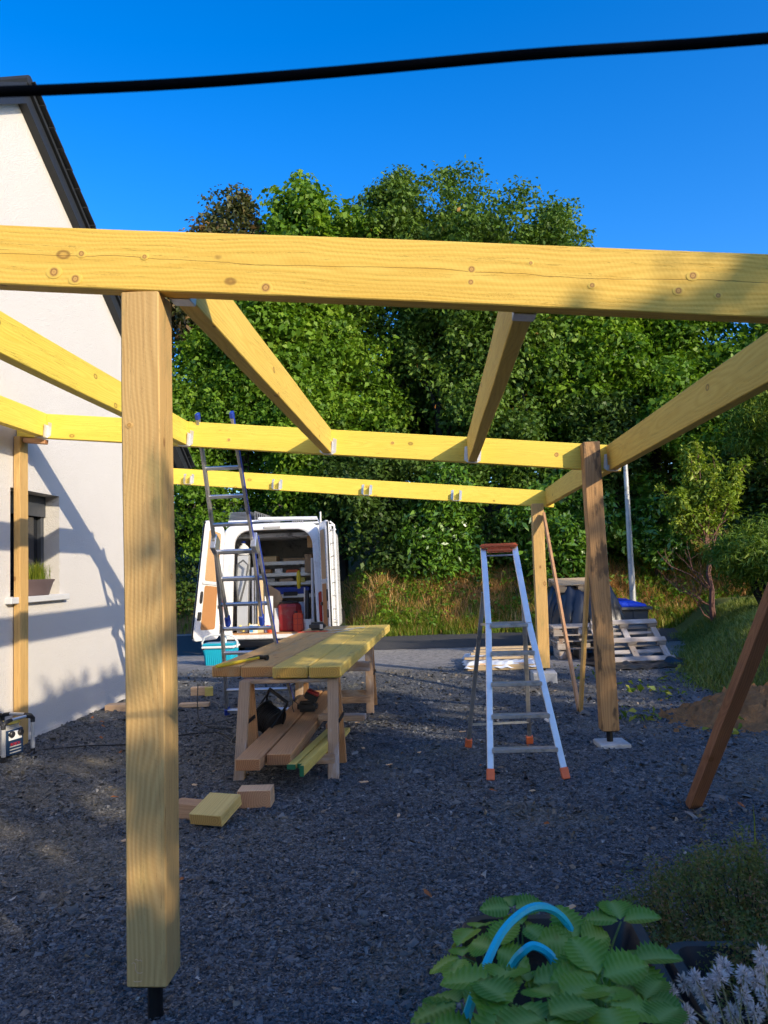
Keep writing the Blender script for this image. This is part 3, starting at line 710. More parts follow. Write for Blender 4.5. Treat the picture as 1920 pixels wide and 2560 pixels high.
# ================================================================== THINGS ON THE YARD
# ---- trestle table
def trestle(label, vc, u0, u1, yaw=0, top=.742):
    t = thing('trestle', label, 'trestle', ((u0 + u1) / 2, vc, 0), 'trestles under the planks')
    L = lambda u, dv, z: Vector((u, vc + dv + (u - (u0 + u1) / 2) * yaw, z))
    timber('top_rail', L(u0 - .03, 0, top - .014), L(u1 + .03, 0, top - .014), .1, .03, M['greywood'], t)
    for u in (u0, u1):
        for s in (-1, 1):
            timber('leg', L(u, s * .26, -.01), L(u + (.01 if u == u0 else -.01), s * .055, top - .004), .088, .045, M['greywood' if s < 0 else 'board'], t, up=(0, 1, 0))
        timber('spreader', L(u + .042, -.15, .42), L(u + .042, .15, .42), .012, .03, M['blackmetal'], t, bevel=.002)
    for s in (-1, 1): timber('stretcher', L(u0 - .01, s * .237, .145), L(u1 + .01, s * .237, .145), .03, .075, M['greywood'], t)
    return t
trestle('near wooden trestle under the front ends of the planks', 6.38, -1.61, -.86, 0)
trestle('far wooden trestle under the back half of the planks', 9.08, -1.62, -.80, .03)
th = .095
pl = [('tan plank at the left edge of the trestle table', -1.80, 6.48, -1.615, 10.80, .248, 'plank_o', 0),
      ('tan plank second from the left on the trestle table', -1.525, 6.44, -1.35, 10.83, .28, 'plank_o', -.004),
      ('yellowish plank with a rounded corner, third on the trestle table', -1.222, 6.30, -1.07, 10.76, .295, 'plank_y', 0),
      ('lemon yellow plank at the right edge of the trestle table', -.925, 6.25, -.79, 10.70, .262, 'plank_y', .004)]
for lab, x0, y0, x1, y1, w, mt, dz in pl:
    tag(timber('timber_plank', (x0, y0, .85 - th / 2 + dz), (x1, y1, .85 - th / 2 + dz), w, th, M[mt], bevel=.01, warp=.002), lab, 'plank', 'planks laid across the trestles')
for lab, x0, y0, x1, y1 in (('reddish board lying low under the table, left of a pair', -1.415, 5.62, -1.42, 8.75), ('reddish board lying low under the table, right of a pair', -1.215, 5.76, -1.21, 8.72)):
    tag(timber('wooden_board', (x0, y0, .235), (x1, y1, .235), .185, .085, M['board'], bevel=.006, warp=.002), lab, 'board', 'boards stored under the table')
for lab, p0, p1, w, h in (('flat green-ended batten left of the pair under the table', (-1.105, 5.66, .205), (-.99, 6.95, .205), .062, .032), ('flat green-ended batten right of the pair under the table', (-1.035, 5.70, .20), (-.92, 6.95, .2), .062, .03),
                          ('green-ended batten standing on edge beside the flat pair', (-.985, 5.42, .235), (-.86, 6.78, .235), .028, .07)):
    d = (Vector(p1) - Vector(p0)).normalized()
    o = tag(timber('green_batten', p0, p1, w, h, M['batten'], bevel=.002), lab, 'batten', 'battens under the table')
    timber('painted_end', Vector(p0) - d * .002, Vector(p0) + d * .012, w + .002, h + .002, M['greenpaint'], o, bevel=.001)
tag(timber('wooden_offcut', (-1.1, 7.05, .30), (-.68, 7.0, .30), .12, .05, M['greywood'], bevel=.005), 'grey wood piece across the boards by the right trestle leg', 'offcut')
tag(timber('wooden_block', (-.99, 6.9, .20), (-.99, 7.25, .20), .075, .13, M['board'], bevel=.004), 'brown block end under the grey wood piece', 'block')
tag(timber('wooden_board', (-1.03, 6.6, .09), (-.98, 7.5, .09), .2, .04, M['plank_y'], bevel=.004), 'short yellow board on the ground under the table', 'board')
tag(timber('wooden_block', (-1.5, 8.35, .06), (-1.12, 8.5, .06), .12, .11, M['palewood'], bevel=.004), 'pale wooden block behind the cable reel', 'block')
tag(timber('bearer_timber', (-1.5, 7.45, .70), (-.66, 7.42, .70), .08, .085, M['greywood']), 'grey bearer sticking out right below the lemon yellow plank', 'bearer')
# ---- small tools
def hammer():
    t = thing('hammer', 'yellow handled claw hammer on the table corner', 'hammer', (-1.72, 6.5, .85))
    b = MB(); p0, p1 = Vector((-1.83, 6.30, .868)), Vector((-1.60, 6.84, .872))
    b.tube([p0, p0.lerp(p1, .04), p0.lerp(p1, .3), p0.lerp(p1, .7), p1], [.012, .017, .017, .013, .012], 10); b.build('handle', M['yellowplas'], t, smooth=True)
    h = MB(); d = (p1 - p0).normalized(); s = Vector((d.y, -d.x, 0))
    c = p1 + d * .015
    h.tube([c - s * .085, c - s * .05, c, c + s * .05], [.005, .016, .021, .018], 8); h.tube([c + s * .05, c + s * .058, c + s * .085], [.018, .024, .024], 10)
    for q in (-1, 1): h.tube([c - s * .05 + d * q * .008, c - s * .10 + d * q * .022 - Vector((0, 0, .006)), c - s * .125 + d * q * .026 - Vector((0, 0, .012))], [.011, .008, .003], 6)
    h.build('head', M['blackmetal'], t, smooth=True)
hammer()
def cordless_tool():
    t = thing('tape_measure', 'small black tool resting at the far end of the table', 'tool', (-1.6, 10.1, .85))
    b = MB(); b.span((-1.68, 10.03, .852), (-1.47, 10.18, .955)); b.build('case', M['black'], t, bevel=.03, seg=3, smooth=True)
    MB().span((-1.53, 10.022, .87), (-1.49, 10.03, .93)).build('label', M['silverplas'], t)
    tag(MB().bar((-1.78, 9.78, .857), (-1.4, 9.82, .857), .012, .008).build('red_pencil', M['redplas']), 'red carpenter pencil in front of the black tool', 'pencil')
    for lab, a, c in (('long steel square lying on the far table end', (-1.36, 9.98, .856), (-.98, 10.3, .856)), ('short steel blade lying beside the long square', (-1.27, 9.62, .856), (-1.1, 9.98, .856))):
        b = MB().bar(a, c, .045, .005); a, c = Vector(a), Vector(c); d = (c - a).normalized()
        b.bar(a - d * .02, a - d * .02 + Vector((-d.y, d.x, 0)) * .12, .03, .006)
        tag(b.build('steel_square', M['galv']), lab, 'square', 'steel squares on the table')
cordless_tool()
def charger():
    t = thing('battery_charger', 'black battery charger with a red tool battery on top', 'charger', (-1.28, 7.47, .28))
    b = MB(); b.span((-1.375, 7.40, .28), (-1.185, 7.53, .375)); b.build('body', M['black'], t, bevel=.025, seg=3, smooth=True)
    Mx = Matrix.Rotation(.45, 3, 'Y'); c = Vector((-1.24, 7.465, .42))
    bt = MB().box(c, (.13, .1, .075), Mx).build('battery', M['black'], t, bevel=.012, seg=2, smooth=True)
    MB().box(c + Mx @ Vector((0, 0, .04)), (.12, .095, .03), Mx).build('cap', M['red'], bt, bevel=.008)
    MB().tube([(-1.37, 7.42, .36), (-1.41, 7.4, .40), (-1.42, 7.4, .34), (-1.40, 7.38, .29)], .004, 6).build('lead', M['rubber'], t)
charger()
def reel():
    t = thing('cable_reel', 'black cable reel on a steel frame under the table', 'cable reel', (-1.55, 6.85, 0))
    ax = Vector((.72, -.35, -.45)).normalized(); c = Vector((-1.53, 6.85, .33)); F = frame(c, c + ax)
    side = F @ Vector((0, 1, 0)); upv = F @ Vector((0, 0, 1))
    rot = Matrix((F.col[1], F.col[2], F.col[0])).transposed()
    for s in (-1, 1): MB().lathe([(.135, -.004), (.14, 0), (.135, .004)], c + ax * .085 * s, 22, M=rot).build('flange', M['black'], t)
    b = MB()
    for k in range(9):
        for r_ in (.118, .108):
            o_ = c + ax * (-.072 + .018 * k); ring = [o_ + (side * math.cos(a) + upv * math.sin(a)) * (r_ + rnd.uniform(-.004, .004)) for a in np.linspace(0, 6.28, 19)]
            b.tube(ring, .0085, 5, cap=False)
    b.build('cable_winding', M['rubber'], t, smooth=True)
    b = MB(); D = lambda a, s, u_: c + ax * a + side * s + upv * u_
    for a in (-.11, .11):
        b.tube([D(a, -.2, -.2), D(a, -.08, .0), D(a, 0, .19)], .009, 7); b.tube([D(a, .2, -.2), D(a, .08, .0), D(a, 0, .19)], .009, 7)
    for s in (-.2, .2): b.tube([D(-.11, s, -.2), D(.11, s, -.2)], .009, 7)
    b.build('stand', M['blackmetal'], t, smooth=True)
    MB().tube([D(-.11, 0, .19), D(-.11, 0, .24), D(.11, 0, .24), D(.11, 0, .19)], .016, 8).build('handle', M['black'], t, smooth=True)
reel()
def cord(name, label, pts, r, mat, n=8):
    P_ = [Vector((p[0], p[1], float(ground_z(p[0], p[1])) + r + .006 if len(p) < 3 else p[2])) for p in pts]; fine = []
    for i in range(len(P_) - 1):
        for k in range(n):
            t_ = k / n; p0 = P_[max(i - 1, 0)]; p1 = P_[i]; p2 = P_[i + 1]; p3 = P_[min(i + 2, len(P_) - 1)]
            fine.append(.5 * ((2 * p1) + (p2 - p0) * t_ + (2 * p0 - 5 * p1 + 4 * p2 - p3) * t_ ** 2 + (3 * p1 - p0 - 3 * p2 + p3) * t_ ** 3))
    fine.append(P_[-1])
    b = MB().tube(fine, r, 6); return tag(b.build(name, mat, smooth=True), label, 'cable', 'power cords on the gravel')
cord('power_cord', 'black power cord running from the radio along the ground', [(-3.62, 6.9), (-3.3, 7.12), (-2.95, 7.3), (-2.65, 7.75), (-2.3, 7.9), (-2.0, 7.45), (-1.75, 7.3), (-1.62, 7.0, .12)], .006, M['rubber'])
cord('power_cord', 'grey power cord looping on the gravel left of the table', [(-3.05, 9.9), (-2.72, 9.45), (-2.62, 9.15), (-2.25, 8.95), (-2.42, 8.5), (-2.55, 8.25), (-2.3, 8.2), (-2.1, 7.95), (-2.02, 7.4), (-1.8, 7.25), (-1.72, 7.02), (-1.9, 6.92), (-2.05, 7.0)], .006, M['bingrey'])
cord('power_cord', 'black cord curling between post and cable reel', [(-2.95, 9.35, .3), (-2.7, 8.55, .06), (-2.45, 8.15), (-2.1, 8.08), (-1.8, 7.95), (-1.7, 7.5), (-1.6, 7.1, .15)], .006, M['rubber'])

# ---- timber offcuts
def block(label, c, L, w, h, yaw, mat, grp='timber offcuts on the gravel', tilt=0):
    d = Vector((math.cos(yaw), math.sin(yaw), tilt)).normalized(); c = Vector(c)
    return tag(timber('timber_offcut', c - d * L / 2, c + d * L / 2, w, h, M[mat], bevel=.004), label, 'offcut', grp)
block('largest offcut, lemon topped, tilted on another block', (-1.50, 5.09, .088), .27, .235, .075, 1.32, 'offcut', tilt=.24)
block('brown offcut half hidden under the tilted lemon one', (-1.70, 5.22, .05), .26, .13, .1, -.3, 'brace')
block('upright end-grain block to the right of the tilted offcut', (-1.318, 5.45, .062), .15, .235, .12, 1.62, 'palewood')
block('pale offcut on the gravel beside the white wall', (-3.72, 8.92, .10), .36, .16, .11, .08, 'palewood')
block('pale offcut stacked behind the front post', (-2.96, 9.45, .2), .2, .11, .1, .1, 'palewood'); block('thin pale board on the ground behind the front post', (-2.98, 9.3, .06), .36, .12, .045, .1, 'palewood')
block('mossy cut block behind the front post', (-2.83, 9.4, .2), .1, .12, .1, .3, 'batten')
block('squared yellow timber stub against the house wall', (-3.88, 9.9, .16), .2, .1, .3, .1, 'beam')
# chips of wood
for k, (u, v) in enumerate([(-.9, 8.65), (-.71, 7.0), (-.44, 6.4), (-.88, 8.17), (.55, 3.72), (-.6, 5.9), (-1.9, 5.9), (-.2, 6.8), (.62, 5.6), (-.3, 5.1), (-1.95, 4.7), (.2, 7.6)]):
    a = rnd.random() * 6; L = rnd.uniform(.04, .09)
    d = Vector((math.cos(a), math.sin(a), .1)) * L / 2; c = Vector((u, v, .028))
    tag(MB().bar(c - d, c + d, rnd.uniform(.012, .03), .008).build('wood_chip', M['palewood'], bevel=.002), 'small pale splinter of wood lying on the gravel', 'wood chip', 'wood chips scattered on the gravel')

# ---- step ladder
def stepladder():
    t = thing('stepladder', 'aluminium stepladder with orange tray and orange feet', 'stepladder', (.57, 6.5, 0))
    A = {-1: (Vector((.355, 5.98, .04)), Vector((.412, 6.325, 1.145)), Vector((.409, 6.51, 1.77))), 1: (Vector((.912, 5.982, .04)), Vector((.736, 6.325, 1.145)), Vector((.669, 6.51, 1.77)))}
    Bk = {-1: (Vector((.235, 7.05, .04)), Vector((.392, 6.43, 1.40))), 1: (Vector((.787, 7.13, .04)), Vector((.715, 6.43, 1.40)))}
    for s in (-1, 1):
        b = MB(); p = A[s]
        b.bar(p[0], p[1], .05, .021, up=(0, 1, 0)); b.bar(p[1], p[2], .05, .021, up=(0, 1, 0)); b.build('front_rail', M['alu'], t, bevel=.004)
        MB().bar(*Bk[s], .036, .02, up=(0, 1, 0)).build('rear_leg', M['alu_dull'], t, bevel=.003)
        for p_, q in ((A[s][0], A[s][1]), (Bk[s][0], Bk[s][1])):
            d = (q - p_).normalized(); MB().bar(p_ - d * .04, p_ + d * .045, .062, .036, up=(0, 1, 0)).build('foot', M['orange'], t, bevel=.006)
    at = lambda s, z: A[s][0].lerp(A[s][1], (z - .04) / 1.105)
    for z in (.215, .455, .69, .92):
        l, r_ = at(-1, z), at(1, z); c = (l + r_) / 2
        b = MB().span((l.x + .012, c.y - .045, z - .012), (r_.x - .012, c.y + .035, z + .012)); b.span((l.x + .012, c.y - .048, z - .018), (r_.x - .012, c.y - .042, z + .014))
        b.build('tread', M['alu_dull'], t, bevel=.003)
    l, r_ = at(-1, 1.145), at(1, 1.145)
    MB().span((l.x + .01, l.y - .04, 1.115), (r_.x - .01, l.y + .24, 1.145)).build('platform', M['alu_dull'], t, bevel=.004)
    b = MB(); b.span((.385, 6.44, 1.765), (.692, 6.58, 1.80)); b.span((.435, 6.45, 1.725), (.645, 6.57, 1.765)); b.build('tray', M['orange'], t, bevel=.012, seg=2)
    MB().tube([(.41, 6.495, 1.70), (.67, 6.495, 1.70)], .008, 8).build('cross_bar', M['alu'], t)
    MB().bar(Bk[-1][0].lerp(Bk[-1][1], .13), Bk[1][0].lerp(Bk[1][1], .13), .02, .018).build('rear_brace', M['alu'], t)
    for s in (-1, 1):
        p = at(s, 1.145); MB().bar(p + Vector((-.01 * s, .02, -.005)), Bk[s][0].lerp(Bk[s][1], .80), .012, .02).build('hinge_arm', M['alu_dull'], t)
stepladder()

# ---- combination ladder leaning on the middle beam from behind
def combi():
    t = thing('combination_ladder', 'tall aluminium extension ladder with blue feet leaning on the middle beam', 'ladder', (-2.05, 8.8, 0))
    pv = lambda z, o=0: 8.84 - .55 * z + o
    U = {-1: [(-2.195, 3.11), (-2.24, 2.0), (-2.245, 1.16)], 1: [(-1.864, 3.11), (-1.845, 2.0), (-1.874, 1.16)]}
    Lw = {-1: [(-2.252, 1.98), (-2.335, 1.09), (-2.462, .0)], 1: [(-1.812, 2.0), (-1.775, .9), (-1.665, .0)]}
    for s in (-1, 1):
        P_ = [Vector((u, pv(z, -.035), z)) for u, z in U[s]]
        b = MB(); b.bar(P_[0], P_[1], .028, .062, up=(0, 1, 0)); b.bar(P_[1], P_[2], .028, .062, up=(0, 1, 0)); up_ = b.build('upper_stile', M['alu_dull'], t, bevel=.004)
        if s > 0:
            b = MB(); n_ = Vector((.0, -.5, -.27)).normalized()
            for i in range(2): b.bar(P_[i] + Vector((.0155, 0, 0)), P_[i + 1] + Vector((.0155, 0, 0)), .003, .045, up=(0, 1, 0))
            b.build('blue_strip', M['blueplastic'], up_)
        d = (P_[0] - P_[1]).normalized(); MB().bar(P_[0] - d * .01, P_[0] + d * .05, .036, .07, up=(0, 1, 0)).build('end_cap', M['blueplastic'], up_, bevel=.006)
        d = (P_[2] - P_[1]).normalized(); MB().bar(P_[2] - d * .02, P_[2] + d * .1, .05, .08, up=(0, 1, 0)).build('foot', M['blueplastic'], up_, bevel=.012)
        P_ = [Vector((u, pv(z, .035), max(z, .05))) for u, z in Lw[s]]
        b = MB(); b.bar(P_[0], P_[1], .028, .065, up=(0, 1, 0)); b.bar(P_[1], P_[2], .028, .065, up=(0, 1, 0)); lo_ = b.build('lower_stile', M['alu_dull'], t, bevel=.004)
        if s > 0:
            b = MB()
            for i in range(2): b.bar(P_[i] + Vector((.0155, 0, 0)), P_[i + 1] + Vector((.0155, 0, 0)), .003, .045, up=(0, 1, 0))
            b.build('blue_strip', M['blueplastic'], lo_)
        d = (P_[2] - P_[1]).normalized(); MB().bar(P_[2] - d * .05, P_[2] + d * .06, .05, .085, up=(0, 1, 0)).build('foot', M['blueplastic'], lo_, bevel=.012)
        # guide bracket round the overlap
        c = Vector(((U[s][1][0] + Lw[s][0][0]) / 2, pv(1.95), 1.93)); MB().box(c, (.055, .16, .17), Matrix.Rotation(-.5, 3, 'X')).build('guide_bracket', M['alu'], t, bevel=.006)
    def at(T, z):
        for (a, za), (b_, zb_) in zip(T, T[1:]):
            if zb_ <= z <= za: return a + (b_ - a) * (za - z) / (za - zb_)
    for z in (2.66, 2.395, 2.125, 1.858, 1.578, 1.303): MB().box(((at(U[-1], z) + at(U[1], z)) / 2, pv(z, -.035), z), (at(U[1], z) - at(U[-1], z) - .02, .034, .034), Matrix.Rotation(.5, 3, 'X')).build('rung', M['alu'], t, bevel=.004)
    for z in (1.85, 1.57, 1.3, 1.03, .755, .31, .06): MB().box(((at(Lw[-1], z) + at(Lw[1], z)) / 2, pv(z, .035), z), (at(Lw[1], z) - at(Lw[-1], z) - .02, .034, .034), Matrix.Rotation(.5, 3, 'X')).build('rung', M['alu'], t, bevel=.004)
combi()

# ---- jobsite radio
def text_mesh(name, s, size, mat, parent, Mx, depth=.0006):
    cu = bpy.data.curves.new(name, 'FONT'); cu.body = s; cu.size = size; cu.extrude = depth; cu.align_x = 'CENTER'; cu.align_y = 'CENTER'; cu.resolution_u = 2
    tmp = bpy.data.objects.new(name, cu); COL.objects.link(tmp)
    me = bpy.data.meshes.new_from_object(tmp.evaluated_get(bpy.context.evaluated_depsgraph_get())); bpy.data.objects.remove(tmp)
    me.materials.clear(); me.materials.append(mat); me.name = name
    return place(bpy.data.objects.new(name, me), parent, Mx)
def radio():
    c = Vector((-3.86, 6.66, .075)); t = thing('jobsite_radio', 'jobsite radio in a silver and black roll cage beside the wall', 'radio', c)
    Rz = Matrix.Rotation(R(-14), 3, 'Z'); Q = lambda x, y, z: c + Rz @ Vector((x, y, z))
    b = MB().box(Q(0, 0, .17), (.24, .24, .25), Rz); body = b.build('body', M['silverplas'], t, bevel=.03, seg=2, smooth=True)
    # control panel faces the yard on +x, battery panel faces the camera
    MB().box(Q(.125, 0, .15), (.02, .2, .22), Rz).build('control_panel', M['navy'], body, bevel=.008)
    MB().box(Q(.137, 0, .21), (.006, .15, .075), Rz).build('button_panel', M['white'], body, bevel=.002)
    for y in (-.05, .05): MB().lathe([(.028, 0), (.028, .02), (.022, .026)], Q(.138, y, .225), 14, M=Rz @ Matrix.Rotation(math.pi / 2, 3, 'Y')).build('knob', M['black'], body, smooth=True)
    for k in range(4): MB().box(Q(.1365, (k - 1.5) * .026, .192), (.006, .016, .012), Rz).build('button', M['black'], body)
    for k in range(3): MB().box(Q(.1365, 0, .065 + k * .026), (.004, .13, .009), Rz).build('speaker_slot', M['silverplas'], body)
    MB().box(Q(.06, .03, .315), (.1, .12, .03), Rz).build('display_hood', M['insul'], body, bevel=.006)
    F = Rz.to_4x4(); face = Matrix.Translation(Q(.1368, .0, .135)) @ F @ Matrix.Rotation(math.pi / 2, 4, 'Z') @ Matrix.Rotation(math.pi / 2, 4, 'X')
    text_mesh('lettering', 'BOSCH', .034, M['redplas'], body, face)
    MB().box(Q(-.05, -.125, .16), (.16, .02, .2), Rz).build('battery_door', M['navy'], body, bevel=.008)
    MB().box(Q(-.05, -.137, .12), (.13, .008, .06), Rz).build('red_plate', M['redplas'], body, bevel=.002)
    MB().box(Q(-.05, -.137, .2), (.1, .006, .06), Rz).build('blue_label', M['blueprint'], body)
    h = .17
    cage = MB(); blk = MB()
    for x in (-h, h):
        for y in (-h, h):
            MB().tube([Q(x, y, .06), Q(x, y, .29)], .019, 8).build('cage_upright', M['silverplas'], t, smooth=True)
    def rail(p, q, z): MB().tube([Q(p[0], p[1], z), Q(q[0], q[1], z)], .014, 8).build('cage_rail', M['alu'], t, smooth=True)
    C_ = [(-h, -h), (h, -h), (h, h), (-h, h)]
    for i in range(4):
        p, q = C_[i], C_[(i + 1) % 4]; i0 = .22
        a = (p[0] + (q[0] - p[0]) * i0, p[1] + (q[1] - p[1]) * i0); b_ = (q[0] + (p[0] - q[0]) * i0, q[1] + (p[1] - q[1]) * i0)
        rail(a, b_, .355); rail(a, b_, .0)
    for i in range(4):
        p = C_[i]; n1 = C_[(i + 1) % 4]; n0 = C_[i - 1]; m = .26
        for z0, z1 in ((.29, .355), (.06, 0)):
            b = MB()
            for n_ in (n0, n1):
                e_ = (p[0] + (n_[0] - p[0]) * m, p[1] + (n_[1] - p[1]) * m); k_ = (p[0] + (n_[0] - p[0]) * .07, p[1] + (n_[1] - p[1]) * .07)
                b.tube([Q(p[0], p[1], z0), Q(p[0], p[1], z0 + (z1 - z0) * .5), Q(k_[0], k_[1], z0 + (z1 - z0) * .85), Q(e_[0], e_[1], z1)], [.02, .021, .02, .017], 8)
            b.build('corner_guard', M['black'], t, smooth=True)
radio()

# ---- cool box
def coolbox():
    t = thing('cool_box', 'turquoise cool box with white lid rim and white handle', 'cool box', (-3.77, 13.3, 0))
    b = MB(); z0, z1 = .01, .36
    lo = [(-4.01, 13.14), (-3.54, 13.14), (-3.54, 13.44), (-4.01, 13.44)]; hi = [(-4.05, 13.1), (-3.5, 13.1), (-3.5, 13.48), (-4.05, 13.48)]
    b.add([(x, y, z0) for x, y in lo] + [(x, y, z1) for x, y in hi], [(3, 2, 1, 0), (4, 5, 6, 7), (0, 1, 5, 4), (1, 2, 6, 5), (2, 3, 7, 6), (3, 0, 4, 7)])
    body = b.build('body', M['turq'], t, bevel=.03, seg=2, smooth=True)
    for k in range(13):
        x = -3.99 + k * .034; MB().bar((x + .006, 13.128, .04), (x, 13.103, .33), .012, .01, up=(0, 1, 0)).build('rib', M['turq'], body)
    MB().span((-4.065, 13.085, .36), (-3.485, 13.495, .4)).build('rim', M['white'], t, bevel=.012)
    MB().span((-4.055, 13.095, .4), (-3.495, 13.485, .445)).build('lid', M['turq'], t, bevel=.018, seg=2)
    MB().tube([(-4.075, 13.25, .36), (-4.085, 13.22, .46), (-4.03, 13.2, .55), (-3.93, 13.19, .585), (-3.62, 13.19, .585), (-3.52, 13.2, .55), (-3.465, 13.22, .46), (-3.475, 13.25, .36)], .018, 8).build('handle', M['white'], t, smooth=True)
coolbox()
tag(MB().lathe([(.05, 0), (.055, .02), (.05, .17), (.03, .19)], (-3.72, 13.28, .445), 12).build('plastic_cup', M['white'], smooth=True), 'white container standing on the turquoise cool box lid', 'container')
# ================================================================== VAN
def rring(ub0, ub1, ut0, ut1, z0, z1, rb, rt, v, crown_=0., n=6):
    pts = []
    def arc(cx, cz, r_, a0, a1):
        for k in range(n + 1):
            a = a0 + (a1 - a0) * k / n; pts.append([cx + r_ * math.cos(a), cz + r_ * math.sin(a)])
    P = math.pi
    arc(ub0 + rb, z0 + rb, rb, 1.5 * P, P); arc(ut0 + rt, z1 - rt, rt, P, .5 * P)
    m = (ut0 + ut1) / 2; hw = (ut1 - ut0) / 2
    for k in range(1, 6): pts.append([ut0 + rt + (ut1 - ut0 - 2 * rt) * k / 6, z1])
    arc(ut1 - rt, z1 - rt, rt, .5 * P, 0); arc(ub1 - rb, z0 + rb, rb, 0, -.5 * P)
    for k in range(1, 6): pts.append([ub1 - rb + (ub0 + rb - ub1 + rb) * k / 6, z0])
    out = []
    for u, z in pts:
        if z > z1 - .4: z += crown_ * (1 - ((u - m) / hw) ** 2)
        out.append((u, v, z))
    return out
def loft(rings, cap0=False, cap1=False):
    b = MB(); n = len(rings[0]); vs = [p for r_ in rings for p in r_]; fs = []
    for i in range(len(rings) - 1):
        for k in range(n): fs.append((i * n + k, i * n + (k + 1) % n, (i + 1) * n + (k + 1) % n, (i + 1) * n + k))
    if cap0: fs.append(tuple(range(n)))
    if cap1: fs.append(tuple((len(rings) - 1) * n + k for k in range(n)))
    return b.add(vs, fs)
VB = 15.3
def van():
    t = thing('delivery_van', 'white work van with both rear doors open, full of tools', 'van', (-3.3, 17.5, 0))
    out = lambda v, k=0, zt=2.60, z0=.30: rring(-4.37 + k, -2.27 - k, -4.25 + k, -2.31 - k, z0 + k, zt - k, .1, .2, v, .03)
    inn = lambda v, k=0: rring(-4.13 - k, -2.385 + k, -4.05 - k, -2.44 + k, .40 - k * .2, 2.47 + k * .4, .06, .3, v, .02)
    body = loft([inn(VB + .10, 0), inn(VB + .005, 0), inn(VB - .012, .03), inn(VB - .012, .055), out(VB + .0, .05), out(VB + .012, .012), out(VB + .05), out(VB + 3.1), out(VB + 3.35, .06, 2.45), out(VB + 3.95, .12, 1.5), out(VB + 4.5, .16, 1.15, .36), out(VB + 4.68, .25, .95, .4)], cap1=True).build('body', M['vanwhite'], t, smooth=True)
    loft([inn(VB + .10, .0), inn(VB + .12, .11), inn(VB + 2.9, .11)], cap1=True).build('cargo_lining', M['darkin'], t, smooth=True)
    MB().span((-4.2, VB + .02, .395), (-2.33, VB + 2.9, .425)).build('cargo_floor', M['board'], t)
    for k in range(6): MB().span((-4.05, VB + .35 + k * .42, 2.36), (-2.45, VB + .45 + k * .42, 2.44)).build('roof_rib', M['darkin'], t, bevel=.01)
    b = MB().span((-4.36, VB - .1, .16), (-2.28, VB + .08, .32)); bp = b.build('rear_bumper', M['black'], t, bevel=.03, seg=2)
    MB().span((-4.3, VB - .11, .315), (-2.34, VB + .03, .33)).build('step_plate', M['alu_dull'], bp)
    b = MB()
    for s, u in ((-1, -4.335), (1, -2.3)):
        lp = MB().span((u - .045, VB - .03, .62), (u + .045, VB + .03, 1.22)); lp.build('tail_lamp', M['redlamp'], t, bevel=.02, seg=2)
    for u in (-4.22, -2.42):
        for v in (VB + .95, VB + 3.9):
            ty = MB().lathe([(.2, -.1), (.315, -.1), (.335, -.07), (.335, .07), (.315, .1), (.2, .1)], (u, v, .335), 24, M=Matrix.Rotation(math.pi / 2, 3, 'Y')).build('wheel', M['rubber'], t, smooth=True)
            MB().lathe([(.06, -.07), (.2, -.085), (.2, .085), (.06, .07)], (u, v, .335), 18, M=Matrix.Rotation(math.pi / 2, 3, 'Y')).build('rim', M['galv'], ty)
    # rear doors, hinged at the pillars and swung towards the camera
    def door(hb, ht, fb, ft, inside, nm):
        hb, ht, fb, ft = map(Vector, (hb, ht, fb, ft)); bil = lambda a, c: (hb.lerp(fb, a)).lerp(ht.lerp(ft, a), c)
        nrm = (fb - hb).cross(ht - hb).normalized(); nrm = nrm if nrm.dot(inside) > 0 else -nrm
        def rpoly(a0, a1, c0, c1, ra, rc, n=4):
            o_ = []
            for ca, cc, q0 in ((a0 + ra, c0 + rc, 180), (a1 - ra, c0 + rc, 270), (a1 - ra, c1 - rc, 0), (a0 + ra, c1 - rc, 90)):
                for k in range(n + 1):
                    a = R(q0 + 90 * k / n); o_.append((ca + ra * math.cos(a), cc + rc * math.sin(a)))
            return o_
        d = MB().prism([bil(a, c) + nrm * .0 for a, c in rpoly(0, 1, 0, 1, .14, .06)], -nrm * .07).build(nm, M['vanwhite'], t, bevel=.012, seg=2, smooth=True)
        MB().prism([bil(a, c) - nrm * .02 for a, c in rpoly(.94, 1.012, .02, .985, .03, .04)], -nrm * .03).build('seal', M['rubber'], d)
        def panel(a0, a1, c0, c1, mat, h, name, ra=.06, rc=.02): return MB().prism([bil(a, c) + nrm * .002 for a, c in rpoly(a0, a1, c0, c1, ra, rc)], nrm * h).build(name, M[mat], d, bevel=.003)
        panel(.2, .8, .50, .93, 'ply_pale', .008, 'upper_panel'); panel(.22, .78, .09, .46, 'ply_orange', .01, 'lower_panel')
        panel(.1, .9, .47, .492, 'sill', .02, 'cross_rib', .02, .005)
        panel(.83, .93, .31, .41, 'black', .02, 'handle_recess', .03, .03); panel(.83, .95, .17, .24, 'black', .025, 'lock', .02, .01)
        panel(.02, .16, .27, .30, 'black', .03, 'check_strap', .01, .005)
        for c in (.2, .5, .8):
            p = bil(0, c) - nrm * .03; MB().tube([p - Vector((0, 0, .05)), p + Vector((0, 0, .05))], .018, 8).build('hinge', M['vanwhite'], d)
        return d, bil, nrm
    door((-4.37, VB - .01, .34), (-4.21, VB - .01, 2.58), (-4.66, 14.52, .36), (-4.4195, 14.7125, 2.707), Vector((1, -.2, 0)), 'rear_door')
    d, bil, nrm = door((-2.27, VB - .01, .34), (-2.30, VB - .01, 2.58), (-2.02, 14.5, .36), (-2.05, 14.5, 2.60), Vector((-1, -.2, 0)), 'rear_door')
    # ladder fixed to the outside of the right door
    lp = lambda a, c: bil(a, c) - nrm * .20
    b = MB()
    for a in (.25, .75): b.tube([lp(a, .08), lp(a, .96), bil(a, .99) - nrm * .12], .018, 8)
    la = b.build('door_ladder', M['white'], d, smooth=True)
